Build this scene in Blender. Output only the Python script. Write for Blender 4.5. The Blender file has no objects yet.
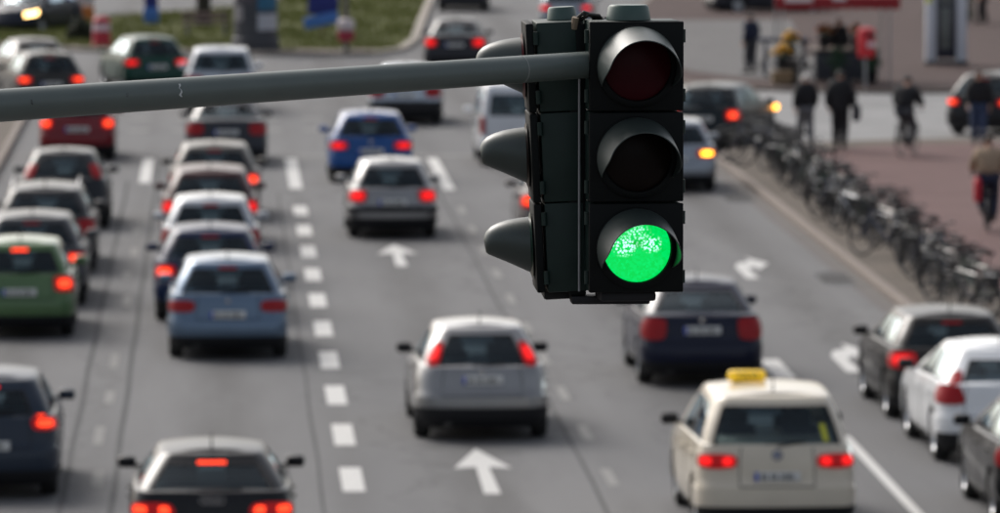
import bpy, bmesh, math, random
import numpy as np
from mathutils import Vector, Matrix
random.seed(7)
R = math.radians
scene = bpy.context.scene
C = scene.collection

# ------------------------------------------------------------------ camera
cam_d = bpy.data.cameras.new('camera')
cam = bpy.data.objects.new('camera', cam_d)
C.objects.link(cam)
scene.camera = cam
FPX = 6300.0                                   # focal length in pixels of a 1000 px wide picture (long lens)
PITCH = math.atan(491.5 / FPX)
YAW = math.atan(285 / FPX * math.cos(PITCH))
cam_d.sensor_width = 36.0
cam_d.lens = FPX / 1000 * 36.0
cam_d.clip_start = 0.5
cam_d.clip_end = 6000
cam.location = (0, 0, 8.7)
cam.rotation_euler = (math.pi / 2 - PITCH, 0, -YAW)
cam_d.dof.use_dof = True
cam_d.dof.focus_distance = 18.9
cam_d.dof.aperture_fstop = cam_d.lens / 1000 / 0.031
cam_d.dof.aperture_blades = 0

# ------------------------------------------------------------------ sky, sun, exposure
SUN_EL, SUN_AZ = R(40), R(-32)                 # azimuth from +Y (road direction), negative = from the left
world = bpy.data.worlds.new('World')
scene.world = world
world.use_nodes = True
wn = world.node_tree
for n in list(wn.nodes): wn.nodes.remove(n)
out = wn.nodes.new('ShaderNodeOutputWorld')
bg = wn.nodes.new('ShaderNodeBackground')
sky = wn.nodes.new('ShaderNodeTexSky')
sky.sky_type = 'NISHITA'
sky.sun_disc = False
sky.sun_elevation = SUN_EL
sky.sun_rotation = SUN_AZ
sky.air_density = 1.0
sky.dust_density = 5.0
sky.ozone_density = 1.0
hs = wn.nodes.new('ShaderNodeHueSaturation')
hs.inputs['Saturation'].default_value = 0.46   # thin overcast: the blue is washed out
wn.links.new(sky.outputs[0], hs.inputs['Color'])
wn.links.new(hs.outputs[0], bg.inputs['Color'])
bg.inputs['Strength'].default_value = 0.135
wn.links.new(bg.outputs[0], out.inputs['Surface'])
sun_d = bpy.data.lights.new('sun', 'SUN')
sun_d.energy = 1.65
sun_d.angle = R(25)
sun_d.color = (1.0, 0.965, 0.92)
sun = bpy.data.objects.new('sun', sun_d)
C.objects.link(sun)
sd = Vector((math.sin(SUN_AZ) * math.cos(SUN_EL), math.cos(SUN_AZ) * math.cos(SUN_EL), math.sin(SUN_EL)))
sun.rotation_euler = sd.to_track_quat('Z', 'Y').to_euler()
scene.view_settings.view_transform = 'Standard'
scene.view_settings.look = 'None'
scene.view_settings.gamma = 1.0
scene.view_settings.use_curve_mapping = False
scene.view_settings.exposure = 0.38

# ------------------------------------------------------------------ materials
MATS = {}
def mat(name, col, rough=0.5, metal=0.0, coat=0.0, noise=0.0, nscale=6.0, bump=0.0, emit=None, estr=0.0, spec=0.5, coatr=0.05, coatior=1.5):
    if name in MATS: return MATS[name]
    m = bpy.data.materials.new(name)
    m.use_nodes = True
    nt = m.node_tree
    b = nt.nodes['Principled BSDF']
    b.inputs['Base Color'].default_value = (*col, 1)
    b.inputs['Roughness'].default_value = rough
    b.inputs['Metallic'].default_value = metal
    b.inputs['Coat Weight'].default_value = coat
    b.inputs['Coat Roughness'].default_value = coatr
    b.inputs['Coat IOR'].default_value = coatior
    b.inputs['Specular IOR Level'].default_value = spec
    if emit:
        b.inputs['Emission Color'].default_value = (*emit, 1)
        b.inputs['Emission Strength'].default_value = estr
    if noise or bump:
        tc = nt.nodes.new('ShaderNodeTexCoord')
        nz = nt.nodes.new('ShaderNodeTexNoise')
        nz.inputs['Scale'].default_value = nscale
        nz.inputs['Detail'].default_value = 6
        nt.links.new(tc.outputs['Object'], nz.inputs['Vector'])
        if noise:
            mx = nt.nodes.new('ShaderNodeMix'); mx.data_type = 'RGBA'
            mx.inputs['A'].default_value = (*[c * (1 - noise) for c in col], 1)
            mx.inputs['B'].default_value = (*[min(1, c * (1 + noise)) for c in col], 1)
            nt.links.new(nz.outputs['Fac'], mx.inputs['Factor'])
            nt.links.new(mx.outputs['Result'], b.inputs['Base Color'])
        if bump:
            bp = nt.nodes.new('ShaderNodeBump')
            bp.inputs['Strength'].default_value = bump
            bp.inputs['Distance'].default_value = 0.01
            nt.links.new(nz.outputs['Fac'], bp.inputs['Height'])
            nt.links.new(bp.outputs[0], b.inputs['Normal'])
    MATS[name] = m
    return m

def paint(name, col, metal=0.25):
    if max(col) < .11: metal = 0.0
    m = mat('paint_' + name, col, rough=0.38, metal=metal, coat=.4 if max(col) < .11 else 0.85, noise=0.10, nscale=3.0, coatr=0.05, spec=0.18, coatior=1.32)
    return m

def glass_mat():
    m = bpy.data.materials.new('car_glass'); m.use_nodes = True
    nt = m.node_tree
    for n in list(nt.nodes): nt.nodes.remove(n)
    o = nt.nodes.new('ShaderNodeOutputMaterial')
    t = nt.nodes.new('ShaderNodeBsdfTransparent'); t.inputs[0].default_value = (0.52, 0.64, 0.70, 1)
    g = nt.nodes.new('ShaderNodeBsdfGlossy'); g.inputs['Roughness'].default_value = 0.04; g.inputs[0].default_value = (.80, .93, 1, 1)
    fr = nt.nodes.new('ShaderNodeFresnel'); fr.inputs['IOR'].default_value = 1.5
    mx = nt.nodes.new('ShaderNodeMixShader')
    ad = nt.nodes.new('ShaderNodeMath'); ad.operation = 'ADD'; ad.inputs[1].default_value = .0; nt.links.new(fr.outputs[0], ad.inputs[0]); nt.links.new(ad.outputs[0], mx.inputs[0]); nt.links.new(t.outputs[0], mx.inputs[1]); nt.links.new(g.outputs[0], mx.inputs[2])
    nt.links.new(mx.outputs[0], o.inputs['Surface'])
    return m
GLASS = glass_mat()
BLACK = mat('black_plastic', (0.016, 0.016, 0.018), rough=0.65, spec=.25)
RUBBER = mat('tyre_rubber', (0.022, 0.022, 0.022), rough=0.85)
ALLOY = mat('alloy', (0.42, 0.43, 0.45), rough=0.35, metal=0.8)
INTERIOR = mat('car_interior', (0.018, 0.019, 0.022), rough=0.9)
RED_OFF = mat('tail_lamp_off', (0.32, 0.010, 0.014), rough=0.35, coat=.3, spec=.15, coatior=1.3)
RED_LENS = mat('tail_lamp_lens', (0.26, 0.005, 0.008), rough=0.3, coat=.4, emit=(1.0, 0.008, 0.012), estr=0.12, spec=.15, coatior=1.3)
RED_ON = mat('tail_lamp_on', (0.3, 0.01, 0.01), rough=0.5, spec=.1, emit=(1.0, 0.016, 0.016), estr=0.95)
RED_HOT = mat('brake_lamp_on', (0.3, 0.02, 0.01), rough=0.5, spec=.1, emit=(1.0, 0.055, 0.018), estr=1.8)
ORANGE_ON = mat('indicator_on', (0.8, 0.3, 0.02), rough=0.3, emit=(1.0, 0.36, 0.02), estr=5.5)
ORANGE_OFF = mat('indicator_off', (0.55, 0.16, 0.02), rough=0.2, coat=1)
WHITE_LAMP = mat('lamp_clear', (0.6, 0.62, 0.65), rough=0.12, coat=1)
HEAD_ON = mat('headlamp_on', (0.9, 0.8, 0.5), rough=0.3, emit=(1.0, 0.62, 0.22), estr=6.0)
PLATE = mat('plate_white', (0.62, 0.62, 0.6), rough=0.4)
PLATE_BLUE = mat('plate_blue', (0.02, 0.06, 0.42), rough=0.4)
CHROME = mat('chrome', (0.6, 0.6, 0.62), rough=0.18, metal=1.0)
INK = mat('black_ink', (0.02, 0.02, 0.02), rough=0.6)
SKIN = mat('skin', (0.48, 0.27, 0.19), rough=0.55)
STEEL = mat('galvanised_steel', (0.33, 0.34, 0.35), rough=0.45, metal=0.6, noise=0.2, nscale=20)

# ------------------------------------------------------------------ mesh helpers
def mesh_of(verts, faces, name='mesh', smooth=True, angle=40):
    me = bpy.data.meshes.new(name)
    me.from_pydata([tuple(map(float, v)) for v in verts], [], faces)
    me.update()
    if smooth:
        me.shade_smooth()
        me.set_sharp_from_angle(angle=R(angle))
    return me

def obj(name, me, m, parent=None, loc=None, rot=None):
    o = bpy.data.objects.new(name, me)
    C.objects.link(o)
    if len(me.materials) == 0: me.materials.append(None)
    o.material_slots[0].link = 'OBJECT'
    o.material_slots[0].material = m
    if parent: o.parent = parent
    if loc: o.location = loc
    if rot: o.rotation_euler = rot
    return o

def empty(name, loc=(0, 0, 0), rz=0.0):
    o = bpy.data.objects.new(name, None)
    o.empty_display_size = 0.3
    C.objects.link(o)
    o.location = loc
    o.rotation_euler = (0, 0, rz)
    return o

def tag(o, label, cat, group=None):
    o['label'] = label; o['category'] = cat
    if group: o['group'] = group
    return o

def kind(o, k):
    o['kind'] = k
    return o

class MB:
    """collects shapes for one mesh"""
    def __init__(s): s.v = []; s.f = []
    def add(s, vs, fs):
        k = len(s.v)
        s.v += [tuple(v) for v in vs]
        s.f += [tuple(i + k for i in f) for f in fs]
        return s
    def box(s, c, d, bev=0.0, rot=None):
        bm = bmesh.new()
        bmesh.ops.create_cube(bm, size=1)
        for v in bm.verts: v.co = Vector((v.co.x * d[0], v.co.y * d[1], v.co.z * d[2]))
        if bev: bmesh.ops.bevel(bm, geom=bm.edges[:], offset=bev, segments=2, affect='EDGES', profile=0.5)
        M = rot.to_4x4() if rot is not None else Matrix.Identity(4)
        bm.verts.index_update()
        s.add([M @ v.co + Vector(c) for v in bm.verts], [[v.index for v in f.verts] for f in bm.faces])
        bm.free(); return s
    def tube(s, pts, rad, n=8, cap=True):
        pts = [Vector(p) for p in pts]
        if not hasattr(rad, '__len__'): rad = [rad] * len(pts)
        rings = []; prev = None
        for i, p in enumerate(pts):
            t = (pts[min(i + 1, len(pts) - 1)] - pts[max(i - 1, 0)]).normalized()
            if prev is None:
                a = Vector((0, 0, 1)) if abs(t.z) < 0.9 else Vector((1, 0, 0))
                u = t.cross(a).normalized()
            else:
                u = (prev - t * prev.dot(t)).normalized()
            prev = u; w = t.cross(u)
            rings.append([p + (u * math.cos(2 * math.pi * k / n) + w * math.sin(2 * math.pi * k / n)) * rad[i] for k in range(n)])
        vs = [q for r in rings for q in r]; fs = []
        for i in range(len(pts) - 1):
            for k in range(n):
                fs.append((i * n + k, i * n + (k + 1) % n, (i + 1) * n + (k + 1) % n, (i + 1) * n + k))
        if cap:
            fs.append(tuple(range(n))[::-1]); fs.append(tuple((len(pts) - 1) * n + k for k in range(n)))
        return s.add(vs, fs)
    def lathe(s, prof, n=24, axis='z', c=(0, 0, 0), close=False):
        vs = []; fs = []; m = len(prof)
        for k in range(n):
            a = 2 * math.pi * k / n
            for r, h in prof:
                x, y = r * math.cos(a), r * math.sin(a)
                p = {'z': (x, y, h), 'x': (h, x, y), 'y': (y, h, x)}[axis]
                vs.append((p[0] + c[0], p[1] + c[1], p[2] + c[2]))
        for k in range(n):
            for i in range(m - 1 if not close else m):
                fs.append((k * m + i, ((k + 1) % n) * m + i, ((k + 1) % n) * m + (i + 1) % m, k * m + (i + 1) % m))
        return s.add(vs, fs)
    def mesh(s, name='mesh', smooth=True, angle=40): return mesh_of(s.v, s.f, name, smooth, angle)

def copy_tree(o, parent=None):
    c = o.copy(); C.objects.link(c)
    if parent: c.parent = parent
    for ch in o.children: copy_tree(ch, c)
    return c

def text_mesh(txt, size, depth, name):
    cu = bpy.data.curves.new(name, 'FONT')
    cu.body = txt; cu.size = size; cu.extrude = depth; cu.align_x = 'CENTER'; cu.align_y = 'CENTER'
    o = bpy.data.objects.new(name, cu); C.objects.link(o)
    dg = bpy.context.evaluated_depsgraph_get()
    me = bpy.data.meshes.new_from_object(o.evaluated_get(dg))
    bpy.data.objects.remove(o); bpy.data.curves.remove(cu)
    me.materials.clear()
    return me

# ------------------------------------------------------------------ ground materials
def ground_mat(name, build):
    m = bpy.data.materials.new(name); m.use_nodes = True
    nt = m.node_tree; b = nt.nodes['Principled BSDF']
    tc = nt.nodes.new('ShaderNodeTexCoord')
    build(nt, b, tc)
    return m

def N(nt, t, **kw):
    n = nt.nodes.new(t)
    for k, v in kw.items():
        if k in n.inputs: n.inputs[k].default_value = v
        else: setattr(n, k, v)
    return n

def mixc(nt, fac, a, b, blend='MIX'):
    mx = nt.nodes.new('ShaderNodeMix'); mx.data_type = 'RGBA'; mx.blend_type = blend
    for sock, v in (('Factor', fac), ('A', a), ('B', b)):
        i = [q for q in mx.inputs if q.name == sock and (q.type == 'RGBA' or sock == 'Factor') and q.enabled][0]
        if hasattr(v, 'is_output'): nt.links.new(v, i)
        elif isinstance(v, tuple): i.default_value = (*v, 1)
        else: i.default_value = v
    return [q for q in mx.outputs if q.type == 'RGBA'][0]

def ramp(nt, src, stops):
    r = nt.nodes.new('ShaderNodeValToRGB')
    cr = r.color_ramp
    while len(cr.elements) > 1: cr.elements.remove(cr.elements[-1])
    cr.elements[0].position = stops[0][0]; cr.elements[0].color = (*[stops[0][1]] * 3, 1)
    for p, v in stops[1:]:
        e = cr.elements.new(p); e.color = (v, v, v, 1)
    nt.links.new(src, r.inputs[0])
    return r.outputs[0]

LANES = [-4.65, -1.5, 1.64, 4.80, 8.15, 10.97]
def asphalt(nt, b, tc):
    sep = N(nt, 'ShaderNodeSeparateXYZ'); nt.links.new(tc.outputs['Object'], sep.inputs[0])
    mp = N(nt, 'ShaderNodeMapping'); mp.inputs['Scale'].default_value = (1, 0.12, 1)
    nt.links.new(tc.outputs['Object'], mp.inputs[0])
    big = N(nt, 'ShaderNodeTexNoise', Scale=0.35, Detail=5.0); nt.links.new(mp.outputs[0], big.inputs[0])
    mid = N(nt, 'ShaderNodeTexNoise', Scale=1.6, Detail=6.0, Roughness=0.65); nt.links.new(mp.outputs[0], mid.inputs[0])
    fine = N(nt, 'ShaderNodeTexNoise', Scale=45.0, Detail=3.0); nt.links.new(tc.outputs['Object'], fine.inputs[0])
    base = mixc(nt, ramp(nt, big.outputs['Fac'], [(0.3, 0), (0.7, 1)]), (0.088, 0.089, 0.094), (0.140, 0.140, 0.143))
    base = mixc(nt, ramp(nt, mid.outputs['Fac'], [(0.35, 0), (0.75, 0.35)]), base, (0.07, 0.068, 0.070))
    base = mixc(nt, ramp(nt, fine.outputs['Fac'], [(0.3, 0), (0.7, 0.25)]), base, (0.17, 0.168, 0.165))
    # oil and rubber wear along the lane centres (period = lane width 3.18 m)
    m1 = N(nt, 'ShaderNodeMath', operation='ADD'); nt.links.new(sep.outputs['X'], m1.inputs[0]); m1.inputs[1].default_value = 0.0 + 318.0 - 0.07 + 1.59
    m2 = N(nt, 'ShaderNodeMath', operation='MODULO'); nt.links.new(m1.outputs[0], m2.inputs[0]); m2.inputs[1].default_value = 3.18
    m3 = N(nt, 'ShaderNodeMath', operation='DIVIDE'); nt.links.new(m2.outputs[0], m3.inputs[0]); m3.inputs[1].default_value = 3.18
    wear = ramp(nt, m3.outputs[0], [(0.0, 0.25), (0.1, 0.0), (0.30, 0.05), (0.43, 0.6), (0.5, 0.78), (0.57, 0.6), (0.70, 0.05), (0.9, 0.0), (1.0, 0.25)])
    wn2 = N(nt, 'ShaderNodeMath', operation='MULTIPLY'); nt.links.new(wear, wn2.inputs[0]); nt.links.new(ramp(nt, mid.outputs['Fac'], [(0.25, 0.35), (0.7, 1.0)]), wn2.inputs[1])
    base = mixc(nt, wn2.outputs[0], base, (0.062, 0.060, 0.060))
    # tar-sealed cracks
    vor = N(nt, 'ShaderNodeTexVoronoi', Scale=0.22); vor.feature = 'DISTANCE_TO_EDGE'
    dn = N(nt, 'ShaderNodeTexNoise', Scale=0.5, Detail=4.0); nt.links.new(tc.outputs['Object'], dn.inputs[0])
    dv = N(nt, 'ShaderNodeVectorMath', operation='MULTIPLY_ADD'); nt.links.new(dn.outputs['Color'], dv.inputs[0]); dv.inputs[1].default_value = (3, 3, 0)
    nt.links.new(mp.outputs[0], dv.inputs[2]); nt.links.new(dv.outputs[0], vor.inputs['Vector'])
    crack = ramp(nt, vor.outputs['Distance'], [(0.0, 0.45), (0.012, 0.0)])
    base = mixc(nt, crack, base, (0.045, 0.045, 0.046))
    nt.links.new(base, b.inputs['Base Color'])
    b.inputs['Roughness'].default_value = 0.82
    b.inputs['Specular IOR Level'].default_value = 0.18
    bp = N(nt, 'ShaderNodeBump', Strength=0.35, Distance=0.01)
    nt.links.new(fine.outputs['Fac'], bp.inputs['Height']); nt.links.new(bp.outputs[0], b.inputs['Normal'])
ASPHALT = ground_mat('asphalt', asphalt)
def pale_asphalt(nt, b, tc):
    nz = N(nt, 'ShaderNodeTexNoise', Scale=0.5, Detail=6.0, Roughness=0.6); nt.links.new(tc.outputs['Object'], nz.inputs[0])
    c = mixc(nt, ramp(nt, nz.outputs['Fac'], [(0.3, 0), (0.7, 1)]), (0.17, 0.17, 0.172), (0.24, 0.24, 0.24))
    nt.links.new(c, b.inputs['Base Color']); b.inputs['Roughness'].default_value = .85; b.inputs['Specular IOR Level'].default_value = .15

def paving(colA, colB, sx, sy, rough=0.85, joint=(0.06, 0.055, 0.05)):
    def f(nt, b, tc):
        br = N(nt, 'ShaderNodeTexBrick', Scale=1.0)
        br.inputs['Brick Width'].default_value = sx; br.inputs['Row Height'].default_value = sy
        br.inputs['Mortar Size'].default_value = 0.006
        br.inputs['Color1'].default_value = (*colA, 1); br.inputs['Color2'].default_value = (*colB, 1)
        br.inputs['Mortar'].default_value = (*joint, 1)
        nt.links.new(tc.outputs['Object'], br.inputs['Vector'])
        nz = N(nt, 'ShaderNodeTexNoise', Scale=0.6, Detail=7.0, Roughness=0.6); nt.links.new(tc.outputs['Object'], nz.inputs[0])
        c = mixc(nt, ramp(nt, nz.outputs['Fac'], [(0.3, 0.0), (0.75, 0.6)]), br.outputs['Color'], tuple(x * 0.55 for x in colA))
        nt.links.new(c, b.inputs['Base Color']); b.inputs['Roughness'].default_value = rough; b.inputs['Specular IOR Level'].default_value = 0.08
        bp = N(nt, 'ShaderNodeBump', Strength=0.4, Distance=0.004)
        nt.links.new(br.outputs['Fac'], bp.inputs['Height']); bp.invert = True
        nt.links.new(bp.outputs[0], b.inputs['Normal'])
    return f
RED_PAVING = ground_mat('red_clinker_paving', paving((0.165, 0.101, 0.098), (0.135, 0.086, 0.084), 0.2, 0.1))
SLABS = ground_mat('concrete_slabs', paving((0.145, 0.122, 0.104), (0.118, 0.104, 0.090), 0.5, 0.5))
FAR_PAVING = ground_mat('brown_paving', paving((0.082, 0.056, 0.053), (0.068, 0.047, 0.045), 0.3, 0.3))
PALE_PAVING = ground_mat('pale_paving', paving((0.15, 0.146, 0.146), (0.13, 0.127, 0.127), 0.4, 0.4))
KERB_MAT = mat('granite_kerb', (0.155, 0.125, 0.105), rough=0.8, noise=0.5, nscale=1.3, bump=0.3)
LINE = mat('road_paint', (0.42, 0.416, 0.405), rough=0.7, noise=0.18, nscale=9)
LINE_WORN = mat('road_paint_worn', (0.20, 0.198, 0.192), spec=.1, rough=0.75, noise=0.35, nscale=5)
LINE_FADED = mat('road_paint_faded', (0.19, 0.188, 0.183), rough=0.8, noise=0.45, nscale=5, spec=.1)
TAR = mat('tar', (0.088, 0.088, 0.090), rough=0.9, spec=.05, noise=0.3, nscale=2)

def sheet(name, poly, z, m, parent=None):
    me = mesh_of([(x, y, z) for x, y in poly], [tuple(range(len(poly)))], name, smooth=False)
    return obj(name, me, m, parent)

def slab(name, poly, z0, z1, m, parent=None):
    n = len(poly)
    vs = [(x, y, z1) for x, y in poly] + [(x, y, z0) for x, y in poly]
    fs = [tuple(range(n))] + [(i, i + n, (i + 1) % n + n, (i + 1) % n) for i in range(n)]
    return obj(name, mesh_of(vs, fs, name, smooth=False), m, parent)

def arc(cx, cy, r, a0, a1, n=10):
    return [(cx + r * math.cos(R(a0 + (a1 - a0) * k / n)), cy + r * math.sin(R(a0 + (a1 - a0) * k / n))) for k in range(n + 1)]

def kerb_line(name, pts, w, h, parent=None, length=1.0, m=None):
    """a kerb of single stones along a polyline, w to the left of it"""
    root = empty(name)
    if parent is None: kind(root, 'structure')
    else: root.parent = parent
    # resample
    P = [Vector((x, y)) for x, y in pts]
    seg = [0]
    for a, b in zip(P, P[1:]): seg.append(seg[-1] + (b - a).length)
    def at(s):
        for i in range(len(P) - 1):
            if s <= seg[i + 1] or i == len(P) - 2:
                d = P[i + 1] - P[i]
                return P[i] + d * ((s - seg[i]) / d.length), d.normalized()
    cnt = max(1, int(seg[-1] / length))
    cache = {}
    for k in range(cnt):
        a, _ = at(seg[-1] * k / cnt); b, _ = at(seg[-1] * (k + 1) / cnt)
        d = b - a; L = round(d.length - 0.012, 3)
        if L not in cache:
            cache[L] = MB().box((w / 2, 0, h / 2 - 0.05), (abs(w), L, h + 0.1), 0.012).mesh('kerb_stone')
        c = (a + b) / 2
        obj('kerb_stone', cache[L], m or KERB_MAT, root, (c.x, c.y, random.uniform(-0.004, 0.004)), (0, 0, math.atan2(-d.x, d.y)))
    return root

# ------------------------------------------------------------------ the setting
g = sheet('ground', [(-900, -300), (900, -300), (900, 3000), (-900, 3000)], -0.03, mat('far_ground', (0.11, 0.105, 0.10), rough=0.9, noise=0.2, nscale=0.05)); kind(g, 'structure')
road = sheet('road', [(-70, -40), (80, -40), (80, 420), (-70, 420)], 0.0, ASPHALT); kind(road, 'structure')

ss = sheet('side_street', [(12.2, 145.2), (13.6, 144.9), (15.5, 144.75), (75, 144.75), (75, 166.2), (19, 166.2), (15.6, 167.2), (13.4, 169.4), (12.6, 160), (12.0, 150)], 0.004, ground_mat('pale_asphalt', pale_asphalt)); kind(ss, 'structure')
# right pavement with its corner
KX = 10.97
corner = arc(KX + 7.0, 137.6, 7.0, 180, 90, 12)
pav_edge = [(KX, 15)] + corner + [(75, 144.6)]
pv = slab('pavement_right', [(75, 15), (75, 144.45)] + list(reversed(arc(KX + 7.0, 137.6, 6.85, 180, 90, 12))) + [(KX + .15, 15)], -0.02, 0.115, SLABS)
kind(pv, 'structure')
kb = kerb_line('kerb_right', [(KX, 60)] + corner + [(48, 144.6)], 0.15, 0.125, length=1.0)
red = sheet('brick_pavement', [(12.75, 15), (75, 15), (75, 142.6), (19.5, 142.6)] + [(KX + 7.0 + 5.15 * math.cos(R(a)), 137.6 + 5.15 * math.sin(R(a))) for a in (95, 110, 125, 140, 155, 168)], 0.119, RED_PAVING)
kind(red, 'structure')
# far pavement beyond the side street
fpoly = [(80, 166.5)] + [(80, 330), (26, 330), (17.5, 245), (13.2, 205), (12.6, 180)] + arc(18.6, 172.5, 6.0, 180, 270, 10)
fp = slab('pavement_far', fpoly, -0.02, 0.11, FAR_PAVING); kind(fp, 'structure')
pp = sheet('pale_pavement', [(13.0, 181), (13.4, 176.5), (14.6, 172.6), (16.9, 171.0), (17.6, 188), (19.4, 212), (14.6, 212), (13.6, 200)], 0.114, PALE_PAVING); kind(pp, 'structure')
kerb_line('kerb_far', list(reversed([(48, 166.35)] + list(reversed(arc(18.6, 172.5, 6.15, 180, 270, 10))) + [(12.45, 180), (13.05, 205), (17.3, 245)])), -0.15, 0.12, length=1.2)
# left median pavement
ml = slab('pavement_left', [(-4.8, -20), (-4.8, 158), (-5.6, 163), (-8, 166), (-30, 166), (-30, -20)][::-1], -0.02, 0.115, SLABS); kind(ml, 'structure')
kerb_line('kerb_left', [(-4.65, 60), (-4.65, 158), (-5.5, 163.1), (-8, 166.15), (-20, 166.15)], -0.15, 0.125, length=1.0)
# planted strip of dark soil on the median
vg = sheet('soil_strip', [(-5.5, 60), (-5.5, 156), (-6.3, 156), (-6.3, 60)][::-1], 0.119, mat('soil', (0.045, 0.038, 0.028), rough=0.95, noise=0.5, nscale=4, bump=0.6)); kind(vg, 'structure')

# grass island ahead, between the two arms of the road
isl = [(-7.2, 196), (-3.6, 191.5), (1.0, 189.2), (4.6, 189.0), (5.5, 191.5), (6.1, 198), (6.9, 215), (8.4, 245), (3.5, 240), (1.6, 226), (-0.8, 221.5), (-3.3, 216.5), (-8.0, 211)]
GR = mat('grass_soil', (0.10, 0.105, 0.026), rough=0.95, noise=0.5, nscale=1.2)
ig = slab('grass_bank', isl, -0.02, 0.10, GR); kind(ig, 'structure')
kerb_line('kerb_island', isl + [isl[0]], 0.28, 0.13, length=1.2, m=mat('island_kerb', (0.24, 0.21, 0.18), rough=0.85, noise=0.4, nscale=1.5))
dirt = sheet('worn_path', [(-6.9, 195.3), (-3.5, 191.9), (1.0, 189.65), (4.4, 189.5), (5.0, 191.2), (1.0, 190.9), (-3.2, 193.3), (-6.8, 197.0)], 0.106, mat('bare_earth', (0.13, 0.10, 0.085), rough=0.95, noise=0.3, nscale=2)); kind(dirt, 'structure')
def inside(p, poly):
    x, y = p; c = False
    for (x1, y1), (x2, y2) in zip(poly, poly[1:] + poly[:1]):
        if (y1 > y) != (y2 > y) and x < (x2 - x1) * (y - y1) / (y2 - y1) + x1: c = not c
    return c
gv = []; gf = []
rg = random.Random(3)
while len(gf) < 26000:
    x, y = rg.uniform(-8, 8.4), rg.uniform(190.6, 245)
    if not inside((x, y), isl): continue
    if math.sin(x * 1.3 + y * .4) + math.sin(y * .9 - x * .5) + rg.uniform(-1.6, 1.6) < -1.3: continue
    a = rg.uniform(0, 6.28); h = rg.uniform(0.06, 0.2); w = rg.uniform(0.015, 0.03)
    k = len(gv); lx, ly = rg.uniform(-.07, .07), rg.uniform(-.07, .07)
    gv += [(x - w * math.cos(a), y - w * math.sin(a), .1), (x + w * math.cos(a), y + w * math.sin(a), .1), (x + lx, y + ly, .1 + h)]
    gf.append((k, k + 1, k + 2))
gm = mat('grass_blades', (0.135, 0.15, 0.032), rough=0.8, noise=0.45, nscale=0.8)
go = obj('grass', mesh_of(gv, gf, 'grass', smooth=False), gm); kind(go, 'stuff')
tag(go, 'short olive green grass on the island ahead', 'grass')

# ------------------------------------------------------------------ road markings
marks = empty('road_markings'); kind(marks, 'structure')
def line(x, y0, y1, w, m, name='lane_dash', z=0.004):
    return sheet(name, [(x - w / 2, y0), (x + w / 2, y0), (x + w / 2, y1), (x - w / 2, y1)], z, m, marks)
y = 61.0
while y < 125:
    line(1.64, y - 1.3, y + 1.3, 0.27, LINE)
    if random.random() < .75: line(-1.5 + random.uniform(-.04, .04), y - random.uniform(.5, 1.2), y + random.uniform(.6, 1.2), 0.13, LINE_FADED)
    line(4.80, y - 1.2 + 0.4, y + 1.0, 0.13, LINE_WORN)
    y += 5.17
line(1.64, 129.5, 139.5, 0.26, LINE, 'solid_line')
line(-1.5, 131.5, 139.5, 0.24, LINE, 'solid_line')
line(4.78, 129.0, 139.5, 0.24, LINE, 'solid_line')
line(8.15, 40, 81.2, 0.13, LINE, 'solid_line')
for k in range(4): line(8.08, 88.9 + 5.3 * k, 91.8 + 5.3 * k, 0.30, LINE) if k == 0 else None
line(8.1, 100.5, 103.2, 0.25, LINE)
sheet('stop_line', [(1.8, 140.2), (8.1, 140.2), (8.1, 140.6), (1.8, 140.6)], 0.004, LINE_WORN, marks)
for k in range(14):
    sheet('crossing_block', [(-4.2 + k * 1.05, 150.2), (-3.7 + k * 1.05, 150.2), (-3.7 + k * 1.05, 150.8), (-4.2 + k * 1.05, 150.8)], 0.004, LINE_WORN, marks)
    sheet('crossing_block', [(-4.2 + k * 1.05, 155.0), (-3.7 + k * 1.05, 155.0), (-3.7 + k * 1.05, 155.6), (-4.2 + k * 1.05, 155.6)], 0.004, LINE_WORN, marks)
def arrow_straight(x, y, L=5.0):
    p = [(-.10, 0), (.10, 0), (.08, L * .58), (.36, L * .55), (0, L), (-.36, L * .55), (-.08, L * .58)]
    return sheet('arrow', [(x + a, y + b) for a, b in p], 0.004, LINE, marks)
def arrow_right(x, y, L=5.0):
    p = [(-.16, 0), (.06, 0), (.05, L * .42), (.20, L * .50), (.20, L * .36), (.50, L * .64), (.20, L * .92), (.20, L * .74), (-.04, L * .66), (-.15, L * .50)]
    return sheet('arrow', [(x + a, y + b) for a, b in p], 0.004, LINE, marks)
arrow_straight(3.29, 74.9); arrow_straight(3.22, 109.3)
arrow_right(9.15, 106.4, 5.0); arrow_right(9.2, 89.8, 5.0)
arrow_straight(0.1, 76.5 - 14)
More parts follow.
